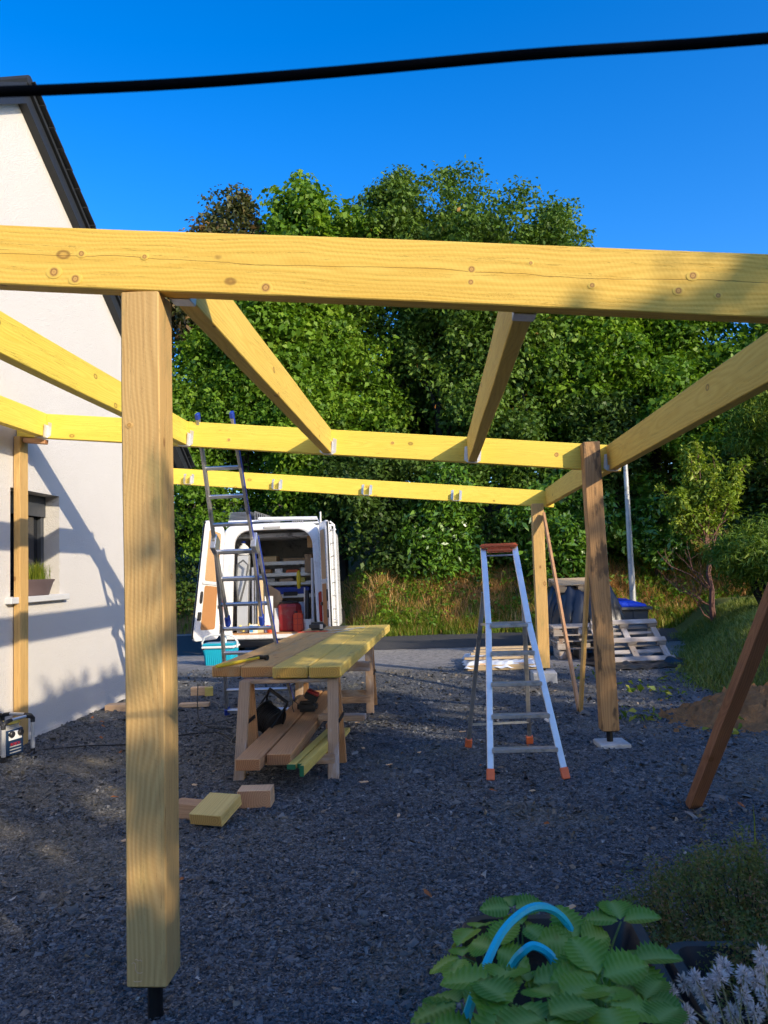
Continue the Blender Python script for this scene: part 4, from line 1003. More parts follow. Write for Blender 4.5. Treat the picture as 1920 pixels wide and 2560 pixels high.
    for k in range(8): MB().tube([lp(.25, .12 + k * .115), lp(.75, .12 + k * .115)], .013, 8).build('rung', M['alu_dull'], la)
    for c in (.15, .92):
        for a in (.25, .75): MB().tube([bil(a, c) - nrm * .06, lp(a, c)], .012, 6).build('bracket', M['alu_dull'], la)
    # roof bars and pipe
    for v in (15.55, 16.7, 17.9):
        b = MB().tube([(-4.26, v, 2.60), (-4.2, v, 2.70), (-2.36, v, 2.69), (-2.3, v, 2.57)], .022, 8); b.build('roof_bar', M['white'], t, smooth=True)
    MB().tube([(-2.29, 15.5, 2.56), (-2.29, 15.5, 2.83)], .022, 8).build('roof_bar_stop', M['alu_dull'], t)
    MB().tube([(-3.55, 15.42, 2.73), (-2.35, 15.42, 2.70)], .035, 10).build('roof_roller', M['white'], t, smooth=True)
    for k in range(6): MB().lathe([(.03, 0), (.04, .008), (.03, .016)], (-2.85 + k * .04, 15.40, 2.64), 10, M=Matrix.Rotation(math.pi / 2, 3, 'Y')).build('roller_ring', M['alu_dull'], t)
    MB().span((-3.42, VB - .03, 2.515), (-3.08, VB + .02, 2.56)).build('lamp_strip', M['silverplas'], t, bevel=.008)
    # shelving on the bulkhead side
    for z in (1.83, 1.58, 1.39, 1.115):
        sh = MB().span((-3.84, 16.6, z - .025), (-2.60, 17.2, z + .0)).build('shelf', M['galv'], t, bevel=.003); MB().span((-3.84, 16.585, z - .04), (-2.60, 16.6, z + .035)).build('shelf_lip', M['galv'], sh)
    for u in (-3.86, -2.59):
        for v in (16.62, 17.18): MB().span((u - .02, v - .02, .43), (u + .02, v + .02, 1.95)).build('shelf_upright', M['galv'], t)
    MB().tube([(-2.52, 15.6, .5), (-2.50, 15.6, 1.9)], .03, 10).build('side_pipe', M['sill'], t, smooth=True)
    MB().span((-2.62, 15.75, 2.12), (-2.5, 15.85, 2.43)).build('grab_post', M['ply_orange'], t, bevel=.01)
van()
# things stowed in the van
def vt(b, name, mat, label, cat, **k): return tag(b.build(name, M[mat], **k), label, cat)
def drum():
    t = thing('plastic_barrel', 'dark red plastic barrel standing in the open van', 'barrel', (-3.03, 15.75, .425))
    b = MB().lathe([(.23, 0), (.255, .03), (.265, .28), (.255, .5), (.23, .55), (.22, .56)], (-3.03, 15.75, .425), 8); b.build('barrel_body', M['red'], t, bevel=.012)
    MB().lathe([(.2, 0), (.205, .03), (.17, .04)], (-3.03, 15.75, .986), 16).build('lid', M['black'], t)
drum()
def can():
    t = thing('fuel_can', 'bright red jerrycan beside the dark red barrel', 'jerrycan', (-2.80, 15.52, .425))
    b = MB().span((-2.9, 15.44, .425), (-2.71, 15.6, .80)); bd = b.build('can_body', M['redorange'], t, bevel=.025, seg=2)
    for z in (.56, .68): MB().span((-2.895, 15.436, z), (-2.715, 15.445, z + .008)).build('crease', M['red'], bd)
    MB().span((-2.81, 15.434, .46), (-2.803, 15.446, .78)).build('crease', M['red'], bd)
    MB().lathe([(.03, 0), (.03, .03)], (-2.85, 15.52, .80), 10).build('cap', M['black'], t); MB().tube([(-2.8, 15.52, .79), (-2.8, 15.52, .83), (-2.73, 15.52, .83), (-2.73, 15.52, .79)], .01, 6).build('handle', M['redorange'], t)
can()
def bucket(label, c, r_, h, mat):
    t = thing('bucket', label, 'bucket', c); MB().lathe([(r_ * .82, 0), (r_, h), (r_ * 1.07, h), (r_ * 1.07, h - .02), (r_ * 1.0, h - .02)], c, 18).build('pail', M[mat], t, smooth=True)
    p = Vector(c); MB().tube([p + Vector((r_, 0, h - .02)), p + Vector((r_ * .6, -r_ * .9, h * .62)), p + Vector((-r_ * .6, -r_ * .9, h * .62)), p + Vector((-r_, 0, h - .02))], .004, 5).build('bail', M['galv'], t); return t
bucket('white bucket between jerrycan and right van pillar', (-2.62, 15.62, .425), .11, .24, 'white')
bucket('small orange bucket on the van floor in front of the barrel', (-3.36, 15.42, .425), .08, .15, 'redorange')
vt(MB().prism([(-4.08, 15.55, .43), (-3.86, 15.55, .43), (-3.83, 15.62, 2.0), (-4.05, 15.62, 2.0)], (0, .18, 0)), 'metal_duct', 'duct', 'tall bright sheet metal duct standing at the left in the van', 'duct', bevel=.004)
vt(MB().tube([(-4.02, 15.5, 1.0), (-4.06, 15.48, 1.5), (-4.02, 15.48, 1.82), (-3.9, 15.47, 1.9), (-3.8, 15.48, 1.8), (-3.85, 15.47, 1.5), (-3.98, 15.46, 1.05)], .02, 8), 'coiled_pipe', 'bingrey', 'grey hose bent into a loop hanging in front of the duct', 'hose', smooth=True)
vt(MB().lathe([(.11, 0), (.11, .13), (.08, .18), (.045, .2), (.045, .23)], (-3.95, 15.75, 2.02), 16), 'white_canister', 'white', 'white canister on top of the metal duct', 'canister', smooth=True)
vt(MB().lathe([(.04, 0), (.05, .02), (.04, .05)], (-3.95, 15.75, 2.252), 12), 'canister_cap', 'blueplastic', 'dark blue cap on the white canister', 'cap')
for lab, u0, u1, z1, mt, dv in (('pale plywood strip leaning in the van beside the blue ladder foot', -3.62, -3.5, 1.55, 'ply_pale', 0), ('white board leaning to the right of the plywood strip', -3.48, -3.31, 1.15, 'white', .02), ('thin grey profile leaning left of the plywood strip', -3.74, -3.70, 1.75, 'galv', .03), ('second grey profile in the leaning bundle', -3.685, -3.655, 1.7, 'alu_dull', .06), ('narrow white panel at the right of the leaning boards', -3.29, -3.2, .9, 'sill', .05)):
    vt(MB().prism([(u0, 15.42 + dv, .43), (u1, 15.42 + dv, .43), (u1 - .03, 15.62 + dv, z1), (u0 - .03, 15.62 + dv, z1)], (0, .025, 0)), 'leaning_board', mt, lab, 'board')
vt(MB().prism([(-3.50, 15.9, .62), (-3.22, 15.7, .62), (-3.17, 15.7, 1.1), (-3.22, 15.7, 1.24), (-3.50, 15.9, 1.38)], (.012, .02, 0)), 'hardboard_sheet', 'cardboard', 'brown hardboard sheet standing behind the dark red barrel', 'hardboard')
def bag():
    rs = np.random.default_rng(5); b = MB()
    for k in range(34):
        p = Vector((-4.02 + rs.random() * .46, 15.36 + rs.random() * .22, .45 + rs.random() * .13)); a = rs.random() * 6
        b.tube([p, p + Vector((math.cos(a) * .04, math.sin(a) * .03, .03)), p + Vector((math.cos(a) * .08, math.sin(a) * .05, .0))], [.012, .026, .01], 6)
    vt(b, 'rope_heap', 'insul', 'heap of yellow and white straps on the van floor', 'straps', smooth=True)
bag()
vt(MB().span((-3.78, 15.36, .425), (-3.62, 15.45, .6)), 'product_box', 'white', 'small white and blue box beside the yellow straps', 'box', bevel=.004)
vt(MB().span((-3.765, 15.352, .45), (-3.70, 15.359, .58)), 'box_print', 'blueprint', 'blue label on the small white box', 'label')
for lab, a, c, mt in (('wooden box on the second van shelf', (-3.8, 16.7, 1.585), (-3.6, 16.9, 1.7), 'ply_orange'), ('cardboard box at the right end of the top shelves', (-2.78, 16.3, 1.6), (-2.62, 16.6, 2.0), 'cardboard'), ('yellow carton on the third van shelf', (-2.98, 16.55, 1.40), (-2.82, 16.7, 1.5), 'insul'), ('blue tool case on the lowest van shelf', (-3.6, 16.62, 1.12), (-2.75, 17.1, 1.3), 'blueplastic'), ('flat pale cardboard on the top van shelf', (-3.3, 16.6, 1.84), (-2.7, 17.0, 1.93), 'cardboard'), ('black case below the blue one', (-3.3, 16.55, 1.12), (-3.0, 16.61, 1.2), 'black'), ('brown box stacked on the right of the van', (-2.58, 16.2, 1.75), (-2.42, 16.4, 2.0), 'board')):
    vt(MB().span(a, c), 'stowed_box', mt, lab, 'box', bevel=.008)
for lab, a, c, mt in (('pale crate on the top van shelf at the left', (-3.75, 16.62, 1.835), (-3.45, 16.95, 1.99), 'ply_pale'), ('white tub on the second van shelf', (-3.5, 16.63, 1.585), (-3.33, 16.8, 1.71), 'white'), ('orange case on the second van shelf', (-3.25, 16.62, 1.585), (-2.98, 16.9, 1.68), 'orange'), ('grey case on the third van shelf at the left', (-3.78, 16.63, 1.395), (-3.5, 16.9, 1.5), 'silverplas'), ('brown box on the third van shelf', (-3.4, 16.63, 1.395), (-3.1, 16.9, 1.49), 'cardboard'), ('green case under the lowest van shelf', (-3.55, 16.63, .43), (-3.2, 17.0, .8), 'greenpaint'), ('white sack leaning under the lowest van shelf', (-3.1, 16.2, .43), (-2.75, 16.6, .98), 'sheet'), ('white polystyrene block on the right shelf end', (-2.92, 16.6, 1.585), (-2.66, 16.85, 1.72), 'white')):
    vt(MB().span(a, c), 'stowed_box', mt, lab, 'box', bevel=.012)
vt(MB().tube([(-2.83, 15.9, 1.66), (-2.84, 15.88, 1.62), (-2.84, 15.88, 1.58), (-2.84, 15.88, 1.36), (-2.84, 15.88, 1.28)], [.012, .03, .045, .042, .03], 10), 'caulking_gun', 'yellowplas', 'orange yellow caulking gun hanging in the van', 'caulking gun', smooth=True)
vt(MB().tube([(-2.64, 15.64, .66), (-2.635, 15.68, 1.24)], .045, 10), 'black_tube', 'black', 'black tube standing in the white bucket', 'tube', smooth=True)
vt(MB().tube([(-2.7, 15.64, .6), (-2.69, 15.7, 1.3)], .014, 8), 'steel_rod', 'galv', 'steel rod standing beside the black tube', 'rod')
b = MB()
for k in range(7): b.span((-4.22 + k * .0, 15.6 + k * .02, 2.725 + k * .028), (-3.78, 17.6, 2.737 + k * .028))
vt(b, 'aluminium_profiles', 'alu', 'stack of aluminium profiles on the left of the van roof', 'profiles')
b = MB()
for k in range(6): b.span((-3.66 + k * .045, 15.55, 2.72), (-3.645 + k * .045, 17.0, 2.90 - k * .02))
vt(b, 'gutter_bundle', 'alu_dull', 'bundle of grey gutter pieces at the middle of the van roof', 'gutters')

# ================================================================== PALLETS, TARP HEAP, BIN
def pallet(label, Mx, mat, Lx=1.2, Ly=.8):
    """EUR style pallet lying flat in its own frame (x length, y depth), placed by matrix Mx"""
    t = bpy.data.objects.new('wooden_pallet', None); place(t, None, Mx); tag(t, label, 'pallet', 'pallets by the bank')
    X = lambda p: Mx @ Vector(p)
    def brd(n, a, c, w, h): timber(n, X(a), X(c), w, h, M[mat], t, up=Mx.to_3x3() @ Vector((0, 0, 1)), bevel=.003)
    for y in (-Ly / 2 + .05, 0, Ly / 2 - .05): brd('runner', (-Lx / 2, y, .011), (Lx / 2, y, .011), .1, .022)
    for y in (-Ly / 2 + .05, 0, Ly / 2 - .05):
        for x in (-Lx / 2 + .07, 0, Lx / 2 - .07): brd('block', (x - .07, y, .061), (x + .07, y, .061), .1, .078)
    for x in (-Lx / 2 + .05, 0, Lx / 2 - .05): brd('cross_board', (x, -Ly / 2, .111), (x, Ly / 2, .111), .1, .022)
    for k in range(7): y = -Ly / 2 + .05 + k * (Ly - .1) / 6; brd('deck_board', (-Lx / 2, y, .133), (Lx / 2, y, .133), .078 if k % 2 == 0 else .06, .02)
    return t
RT = lambda x, y, z, rx=0, ry=0, rz=0: Matrix.Translation((x, y, z)) @ Matrix.Rotation(rz, 4, 'Z') @ Matrix.Rotation(ry, 4, 'Y') @ Matrix.Rotation(rx, 4, 'X')
pallet('weathered pallet propped face down at a slant in front of the bin', RT(3.10, 12.72, .30, R(180 + 38), 0, .12) @ Matrix.Translation((0, 0, -.07)), 'palletwood', 1.1, .95)
pallet('grey pallet at the bottom of the stack before the black tarpaulin', RT(2.45, 13.55, .17, 0, 0, .03), 'palletwood', .95, .8)
pallet('grey pallet at the top of the stack before the black tarpaulin', RT(2.42, 13.5, .40, 0, 0, -.04), 'palletwood', .95, .8)
pallet('tan pallet lying on top of the black tarpaulin heap', RT(2.62, 14.75, 1.13, .16, 0, .15), 'pallettan', .85, .7)
for x in (2.08, 2.42, 2.76):
    tag(timber('spacer_block', (x, 13.2, .085), (x, 13.85, .085), .12, .17, M['palletwood']), 'grey timber bearer under the pallet stack, %s' % {2.08: 'left', 2.42: 'middle', 2.76: 'right'}[x], 'bearer'); 
    tag(timber('spacer_block', (x, 13.2, .383), (x, 13.85, .383), .12, .14, M['palletwood']), 'grey timber spacer between the stacked pallets, %s' % {2.08: 'left', 2.42: 'middle', 2.76: 'right'}[x], 'spacer')
def heap_z(u, v):
    a = (u - 2.72) / .85; c = (v - 14.9) / .85; r_ = np.maximum(np.abs(a) ** 2.6, 0) + np.abs(c) ** 2.6
    z = 1.13 * (1 - sstep(r_ ** (1 / 2.6), .62, 1.12)); ang = np.arctan2(c, a)
    z = z * (1 + .05 * np.sin(ang * 9 + 1.3) + .03 * np.sin(ang * 17)) + .04 * bumps(u * 4, v * 4) * (z > .05)
    return z + .015
uu = np.linspace(1.7, 3.75, 60); vv = np.linspace(13.9, 15.9, 60)
U_, V_ = np.meshgrid(uu, vv); Z_ = heap_z(U_, V_)
fol = .045 * np.sin(np.arctan2(V_ - 14.9, U_ - 2.72) * 26 + 2 * np.sin(Z_ * 4)) * sstep(Z_, .1, .6) * sstep(-Z_, -1.08, -.8)
P_ = np.stack([U_ + fol * np.sign(U_ - 2.72), V_ - np.abs(fol) * 1.2, Z_], -1).reshape(-1, 3)
i = (np.arange(59)[:, None] * 60 + np.arange(59)[None]).ravel()
tag(np_mesh('tarpaulin_heap', P_, np.stack([i, i + 1, i + 61, i + 60], 1), M['tarp'], smooth=True, origin=(2.72, 14.9, 0)), 'heap covered by a folded black tarpaulin behind the pallets', 'tarpaulin')
uu = np.linspace(2.35, 4.05, 40); vv = np.linspace(11.75, 13.0, 30); U_, V_ = np.meshgrid(uu, vv)
Z_ = .02 + .05 * np.abs(bumps(U_ * 7, V_ * 7)) * 3 * sstep(np.minimum(np.minimum(U_ - 2.35, 4.05 - U_), V_ - 11.75), 0, .25) + .01 * np.sin(U_ * 30)
i = (np.arange(29)[:, None] * 40 + np.arange(39)[None]).ravel()
tag(np_mesh('plastic_sheet', np.stack([U_ + .06 * np.sin(V_ * 8), V_ + .08 * np.sin(U_ * 6), Z_], -1), np.stack([i, i + 1, i + 41, i + 40], 1), M['tarp'], smooth=True, origin=(3.2, 12.4, 0)), 'crumpled black plastic sheet under the slanting pallet', 'plastic sheet')
def bin_():
    t = thing('storage_bin', 'grey plastic bin with a bright blue lid behind the slanting pallet', 'bin', (3.5, 15.3, 0))
    b = MB(); lo = [(3.12, 14.75), (3.88, 14.75), (3.88, 15.4), (3.12, 15.4)]; hi = [(3.06, 14.68), (3.93, 14.68), (3.93, 15.45), (3.06, 15.45)]
    b.add([(x, y, 0) for x, y in lo] + [(x, y, .72) for x, y in hi], [(3, 2, 1, 0), (4, 5, 6, 7), (0, 1, 5, 4), (1, 2, 6, 5), (2, 3, 7, 6), (3, 0, 4, 7)])
    bd = b.build('bin_body', M['bingrey'], t, bevel=.03, seg=2)
    MB().span((3.0, 14.62, .70), (3.99, 15.5, .755)).build('rim', M['bingrey'], t, bevel=.01)
    for u in (3.15, 3.4, 3.65): MB().span((u, 14.665, .52), (u + .03, 14.72, .7)).build('rib', M['bingrey'], bd)
    MB().prism([(3.04, 14.66, .757), (3.90, 14.66, .757), (3.88, 14.68, .80), (3.7, 14.72, .86), (3.2, 14.72, .88), (3.05, 14.68, .86)], (0, .78, .02)).build('lid', M['binblue'], t, bevel=.01)
bin_()
# ---- planks under a white sheet
for k, (lab, u0, u1, v, z) in enumerate([('front bearer under the sheeted plank pile', .42, 1.5, 12.1, .05), ('light lath lying across the front of the white sheet', .40, 1.52, 12.32, .165), ('light lath second from the front on the white sheet', .52, 1.55, 12.75, .19), ('light lath third from the front on the white sheet', .58, 1.5, 13.05, .20), ('longest lath at the back of the white sheet', .62, 1.62, 13.35, .215)]):
    tag(timber('lath', (u0, v, z), (u1, v + .02, z), .09 if k else .12, .035 if k else .08, M['pallettan']), lab, 'lath', 'laths around the sheeted pile')
for k in range(4): tag(timber('stored_plank', (.5 + .01 * k, 12.25 + k * .33, .095), (1.5, 12.25 + k * .33, .095), .28, .03, M['palewood']), '%s plank from the front under the crumpled white sheet' % ['first', 'second', 'third', 'fourth'][k], 'plank')
uu = np.linspace(.40, 1.54, 50); vv = np.linspace(12.04, 13.4, 40); U_, V_ = np.meshgrid(uu, vv); e_ = np.minimum(np.minimum(U_ - .40, 1.54 - U_), V_ - 12.04)
Z_ = .05 + .085 * sstep(e_, 0, .09) + .02 * bumps(U_ * 9, V_ * 9) + .008 * np.sin(U_ * 40 + 3 * np.sin(V_ * 9))
i = (np.arange(39)[:, None] * 50 + np.arange(49)[None]).ravel()
tag(np_mesh('white_sheet', np.stack([U_ + .03 * np.sin(V_ * 15), V_ + .03 * np.sin(U_ * 11), Z_], -1), np.stack([i, i + 1, i + 51, i + 50], 1), M['sheet'], smooth=True, origin=(.97, 12.7, 0)), 'crumpled white plastic sheet over the low plank pile', 'plastic sheet')
# ---- lamp pole
t = thing('metal_pole', 'tall galvanised pole behind the blue-lidded bin', 'pole', (4.235, 17.0, 0))
MB().tube([(4.23, 17, 0), (4.23, 17, 1.6), (4.24, 17, 4.25)], [.075, .065, .045], 12).build('shaft', M['pole'], t, smooth=True)
MB().lathe([(.06, 0), (.06, .04), (.02, .06)], (4.24, 17, 4.24), 12).build('cap', M['pole'], t)
# ---- earth heap
uu = np.linspace(1.95, 4.3, 70); vv = np.linspace(6.9, 9.4, 60); U_, V_ = np.meshgrid(uu, vv)
Z_ = .34 * np.exp(-(((U_ - 3.2) / .75) ** 2 + ((V_ - 8.15) / .62) ** 2) * 1.3) - .085 + (.05 * bumps(U_ * 6, V_ * 6) + .05 * np.abs(bumps(U_ * 15, V_ * 15)) + .05 * bumps(U_ * 31, V_ * 29) + np.abs(rng.normal(size=U_.shape)) * .03)
i = (np.arange(59)[:, None] * 70 + np.arange(69)[None]).ravel()
tag(np_mesh('earth_heap', np.stack([U_, V_, Z_], -1), np.stack([i, i + 1, i + 71, i + 70], 1), M['dirt'], smooth=False, origin=(3.1, 8.1, 0)), 'low heap of loose orange brown earth at the foot of the mound', 'earth heap')
# ================================================================== PLANTS
# ---- bowl of chives on the sill
def chives():
    t = thing('potted_chives', 'brown oval bowl of green chives on the window sill', 'potted plant', (-3.975, 7.52, 1.476))
    c = (-4.0, 7.52, 1.478); MB().lathe([(.19, 0), (.2, .012), (.2, .02), (.26, .12), (.29, .15), (.29, .16), (.265, .16), (.25, .14)], c, 28, sx=.28, sy=1.1).build('bowl', M['potbrown'], t, smooth=True)
    rs = np.random.default_rng(2); n = 420
    p = np.stack([c[0] + rs.normal(size=n) * .02, c[1] + rs.normal(size=n) * .075, np.full(n, 1.615)], 1)
    v, f = blades(p, .10 + .13 * rs.random(n), .005, rs, .5); np_mesh('foliage', v, f, M['lf_grass'], t, np.repeat(.3 + .7 * rs.random(n), 5), origin=c)
    v, f = blades(p[:40], .2 + .1 * rs.random(40), .003, rs, 1.3); np_mesh('long_blades', v, f, M['lf_grass'], t, np.repeat(.5 + .5 * rs.random(40), 5), origin=c)
chives()

# ---- trees of the wood behind the road (base, crown centre, crown radii)
TG = 'trees of the wood behind the road'
BZ = lambda u, v: float(bank_z(np.array(u), np.array(v))) if v > vbase(np.array(u)) else 0.
def wood_tree(name, label, u, v, zc, rad, mat, seed, clumps, per=120, L=.15, w=.085, **k):
    tree(name, label, (u, v, BZ(u, v) - .1), (u, v, zc), rad, mat, seed, clumps, per, L, w, group=TG, **k)
wood_tree('copper_beech', 'bronze brown leaved tree at the left end of the wood', -6.85, 24.0, 10.8, (2.4, 1.7, 3.4), 'lf_copper', 11, 230, cr=.62)
wood_tree('maple_tree', 'tall bright green maple, second treetop from the left', -3.75, 23.1, 9.4, (2.6, 1.9, 5.2), 'lf_maple', 12, 430, cr=.54, L=.17, w=.12)
wood_tree('oak_tree', 'tallest dark green oak in the middle of the wood', .4, 23.2, 9.4, (2.9, 2.1, 5.1), 'lf_oak', 13, 513, cr=.5, L=.13, w=.075, lobes=14)
wood_tree('oak_tree', 'dark green oak treetop stepping down to the right', 3.4, 23.6, 8.6, (2.4, 2.0, 4.5), 'lf_oak', 14, 391, cr=.5, L=.13, w=.075, lobes=12)
wood_tree('oak_tree', 'slim oak filling the gap between maple and tallest oak', -1.5, 24.0, 9.4, (1.9, 1.6, 5.2), 'lf_oak', 15, 283, cr=.6, L=.13, w=.075)
wood_tree('ash_tree', 'lower leafy tree right of the oaks above the side beam', 6.4, 22.6, 6.6, (2.1, 1.8, 3.7), 'lf_hazel', 16, 297, cr=.6)
wood_tree('ash_tree', 'leafy tree at the far right edge behind the willow', 9.6, 21.5, 6.2, (2.2, 1.8, 3.9), 'lf_maple', 17, 297, cr=.6)
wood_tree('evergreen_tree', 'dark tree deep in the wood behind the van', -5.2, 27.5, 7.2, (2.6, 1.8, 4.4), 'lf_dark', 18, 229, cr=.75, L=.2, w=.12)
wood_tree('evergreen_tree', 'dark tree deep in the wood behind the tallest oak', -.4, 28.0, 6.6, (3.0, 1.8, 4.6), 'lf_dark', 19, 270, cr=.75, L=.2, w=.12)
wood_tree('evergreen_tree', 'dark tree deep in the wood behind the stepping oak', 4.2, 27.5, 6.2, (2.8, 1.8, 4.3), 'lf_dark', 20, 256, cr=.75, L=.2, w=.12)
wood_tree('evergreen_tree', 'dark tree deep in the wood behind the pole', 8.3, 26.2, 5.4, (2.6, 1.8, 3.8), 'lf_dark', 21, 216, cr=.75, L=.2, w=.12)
wood_tree('lime_tree', 'mid height tree filling the wood behind the right inner rafter', 2.3, 22.4, 6.6, (1.9, 1.4, 3.2), 'lf_oak', 22, 200, 110, cr=.6, L=.14, w=.09)
wood_tree('lime_tree', 'mid height tree filling the wood behind the left inner rafter', -2.7, 22.6, 6.4, (1.9, 1.4, 3.2), 'lf_maple', 23, 200, 110, cr=.6, L=.14, w=.09)
wood_tree('lime_tree', 'mid height tree filling the wood left of the side beam', 4.9, 22.3, 6.8, (1.8, 1.4, 3.0), 'lf_hazel', 24, 190, 110, cr=.6, L=.14, w=.09)
wood_tree('lime_tree', 'mid height green tree seen between house and ladder', -7.0, 23.2, 6.2, (1.9, 1.3, 3.4), 'lf_hazel', 25, 190, 110, cr=.6, L=.14, w=.09)
SG = 'shrubs along the edge of the wood'
def shrub(name, label, u, v, zc, rad, mat, seed, clumps, per=110, L=.12, w=.07, grp=SG, **k):
    z0 = max(BZ(u, v), float(mound_z(np.array(u), np.array(v))) if mound_d(u, v) > 0 and v < 19 else 0.) - .05
    tree(name, label, (u, v, z0), (u, v, zc), rad, mat, seed, clumps, per, L, w, cat='shrub', trunk=.05, group=grp, low=-1, **k)
shrub('hazel_bush', 'bright green hazel at the left, seen beside the front post', -6.6, 21.9, 4.4, (1.5, 1.0, 2.6), 'lf_hazel', 31, 130, cr=.5)
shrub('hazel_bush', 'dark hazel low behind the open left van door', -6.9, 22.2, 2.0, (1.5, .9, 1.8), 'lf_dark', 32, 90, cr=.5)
shrub('hazel_bush', 'light green hazel between the front post and the ladder', -5.5, 22.6, 5.6, (1.5, 1.0, 3.2), 'lf_hazel', 43, 190, cr=.52)
shrub('hazel_bush', 'green hazel rising above the van roof', -4.2, 21.9, 5.2, (1.6, 1.0, 2.4), 'lf_hazel', 33, 130, cr=.5)
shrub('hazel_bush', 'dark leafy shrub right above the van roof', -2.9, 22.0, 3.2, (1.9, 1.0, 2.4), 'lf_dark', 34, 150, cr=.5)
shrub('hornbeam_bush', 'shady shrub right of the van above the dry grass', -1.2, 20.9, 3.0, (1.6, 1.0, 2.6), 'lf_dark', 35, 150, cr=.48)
shrub('laurel_bush', 'glossy laurel to the left of the stepladder top', .5, 20.4, 2.6, (1.3, .9, 1.9), 'lf_laurel', 36, 120, cr=.42, L=.15, w=.06)
shrub('hornbeam_bush', 'tall green shrub between the stepladder and rear post', 1.9, 20.9, 3.8, (1.5, 1.0, 3.0), 'lf_oak', 37, 160, cr=.5)
shrub('laurel_bush', 'glossy laurel between the rear post and the smudged post', 3.2, 20.1, 2.4, (1.5, .9, 1.9), 'lf_laurel', 38, 150, cr=.42, L=.16, w=.065)
shrub('hazel_bush', 'tall shrub behind the metal pole', 5.0, 21.2, 3.9, (1.6, 1.0, 2.8), 'lf_dark', 39, 150, cr=.5)
shrub('laurel_bush', 'pale green elder spray right of the metal pole', 5.6, 20.0, 2.4, (.9, .7, 1.0), 'lf_laurel', 40, 50, cr=.35, L=.14, w=.06)
shrub('hazel_bush', 'broad green shrub below the side beam at the right', 7.2, 20.4, 4.3, (1.7, 1.1, 2.6), 'lf_hazel', 41, 170, cr=.5)
shrub('hazel_bush', 'dark shrub filling the right edge behind the willow', 8.3, 18.6, 3.0, (1.7, 1.0, 2.4), 'lf_dark', 42, 140, cr=.5)
# ---- willow and small yellow-leaved tree on the mound
shrub('willow_bush', 'dense narrow-leaved willow bush on the mound at the right edge', 5.85, 13.9, 1.55, (.95, .8, .95), 'lf_willow', 51, 150, 130, .11, .02, grp=None, cr=.34, droop=.8, forks=5)
shrub('willow_bush', 'tall willow hanging over from the upper right edge', 7.9, 16.9, 4.6, (1.4, .9, 1.7), 'lf_willow', 52, 130, 120, .13, .022, grp=None, cr=.38, droop=1.3)
def small_tree():
    base = (5.45, 15.7, float(mound_z(np.array(5.45), np.array(15.7)))); t = thing('young_plum_tree', 'young tree with yellow green leaves and bare lower twigs', 'tree', base)
    rs = np.random.default_rng(8); b = MB(); tips = []
    top = np.array([5.42, 15.7, 2.2]); tp = limb(b, base, top, .06, .035, rs, 7, .06)
    for k in range(17):
        a = rs.normal() * .62; L = .6 + rs.random() * 1.15; q = top + np.array([math.sin(a) * L * .9, rs.normal() * .25, math.cos(a) * L])
        pts = limb(b, tp[rs.integers(4, 7)], q, .02, .005, rs, 7, .15); tips += pts[2:]
        for m in range(3): s = pts[rs.integers(3, 6)]; e = s + rs.normal(size=3) * np.array([.2, .15, .12]) + np.array([0, 0, .25]); tips += limb(b, s, e, .008, .003, rs, 4, .1)[1:]
    for k in range(7):
        s = tp[rs.integers(0, 3)]; q = s + np.array([-.35 - rs.random() * .75, rs.normal() * .2, .3 + rs.random() * .8]); pts = limb(b, s, q, .015, .004, rs, 6, .2)
        for m in range(3): s2 = pts[rs.integers(2, 5)]; limb(b, s2, s2 + np.array([rs.normal() * .2 - .1, rs.normal() * .1, .25 + rs.random() * .2]), .006, .002, rs, 4, .15)
    b.build('trunk', M['barkred'], t, smooth=True, M=Matrix.Translation(base))
    tips = np.array(tips); pos, nrm = clump_points(tips, np.full(len(tips), .13), 44, rs, upb=.6, flat=1.2)
    v, f, ti = leaves(pos, nrm, .09, .036, .6 * rs.random(len(pos)) + .4 * np.repeat(rs.random(len(tips)), 44), .2, rs=rs); np_mesh('crown', v, f, M['lf_yellow'], t, ti, origin=base)
small_tree()

# ---- trees beyond the right of the frame that shade the yard (their leaf shadow lies on beam, wall and gravel)
ex, ey = .681, .732
for k, (s, dist, ht, r_) in enumerate([(-7.0, 7.5, 5.4, 1.9), (-4.2, 8.5, 5.8, 1.8), (-1.6, 7.8, 6.0, 1.7), (.4, 8.4, 6.7, 1.3), (1.7, 7.9, 6.35, .9), (3.1, 7.8, 7.15, .85), (4.6, 8.4, 7.6, 1.4), (6.5, 8.6, 7.3, 1.4), (9.0, 8.2, 6.2, 1.6), (12.2, 8.8, 8.8, 1.5), (15.6, 8.4, 6.0, 1.9), (19.2, 9, 6.0, 2.4)]):
    u = .732 * dist + ex * s; v = -.681 * dist + ey * s
    for q, (zc, rz, cl) in enumerate(((ht - 1.7, 1.7, 42), (ht - 3.7, 2.2, 90))):
        if q == 0: tree('garden_tree', 'garden tree beyond the right side of the view, shading the yard', (u, v, 0), (u, v, zc), (r_, r_ * .9, rz), 'lf_hazel', 70 + k, cl, 26, .16, .11, cr=.30, trunk=.12, group='garden trees beside the yard')
        else: tree('garden_hedge', 'hedge shrub beyond the right side of the view, under the garden trees', (u + .3, v, 0), (u, v, max(zc, 1.3)), (r_ * 1.15, r_, rz), 'lf_dark', 90 + k, cl, 45, .3, .2, cr=.65, trunk=.1, group='hedge beside the yard', low=-1, cat='hedge')

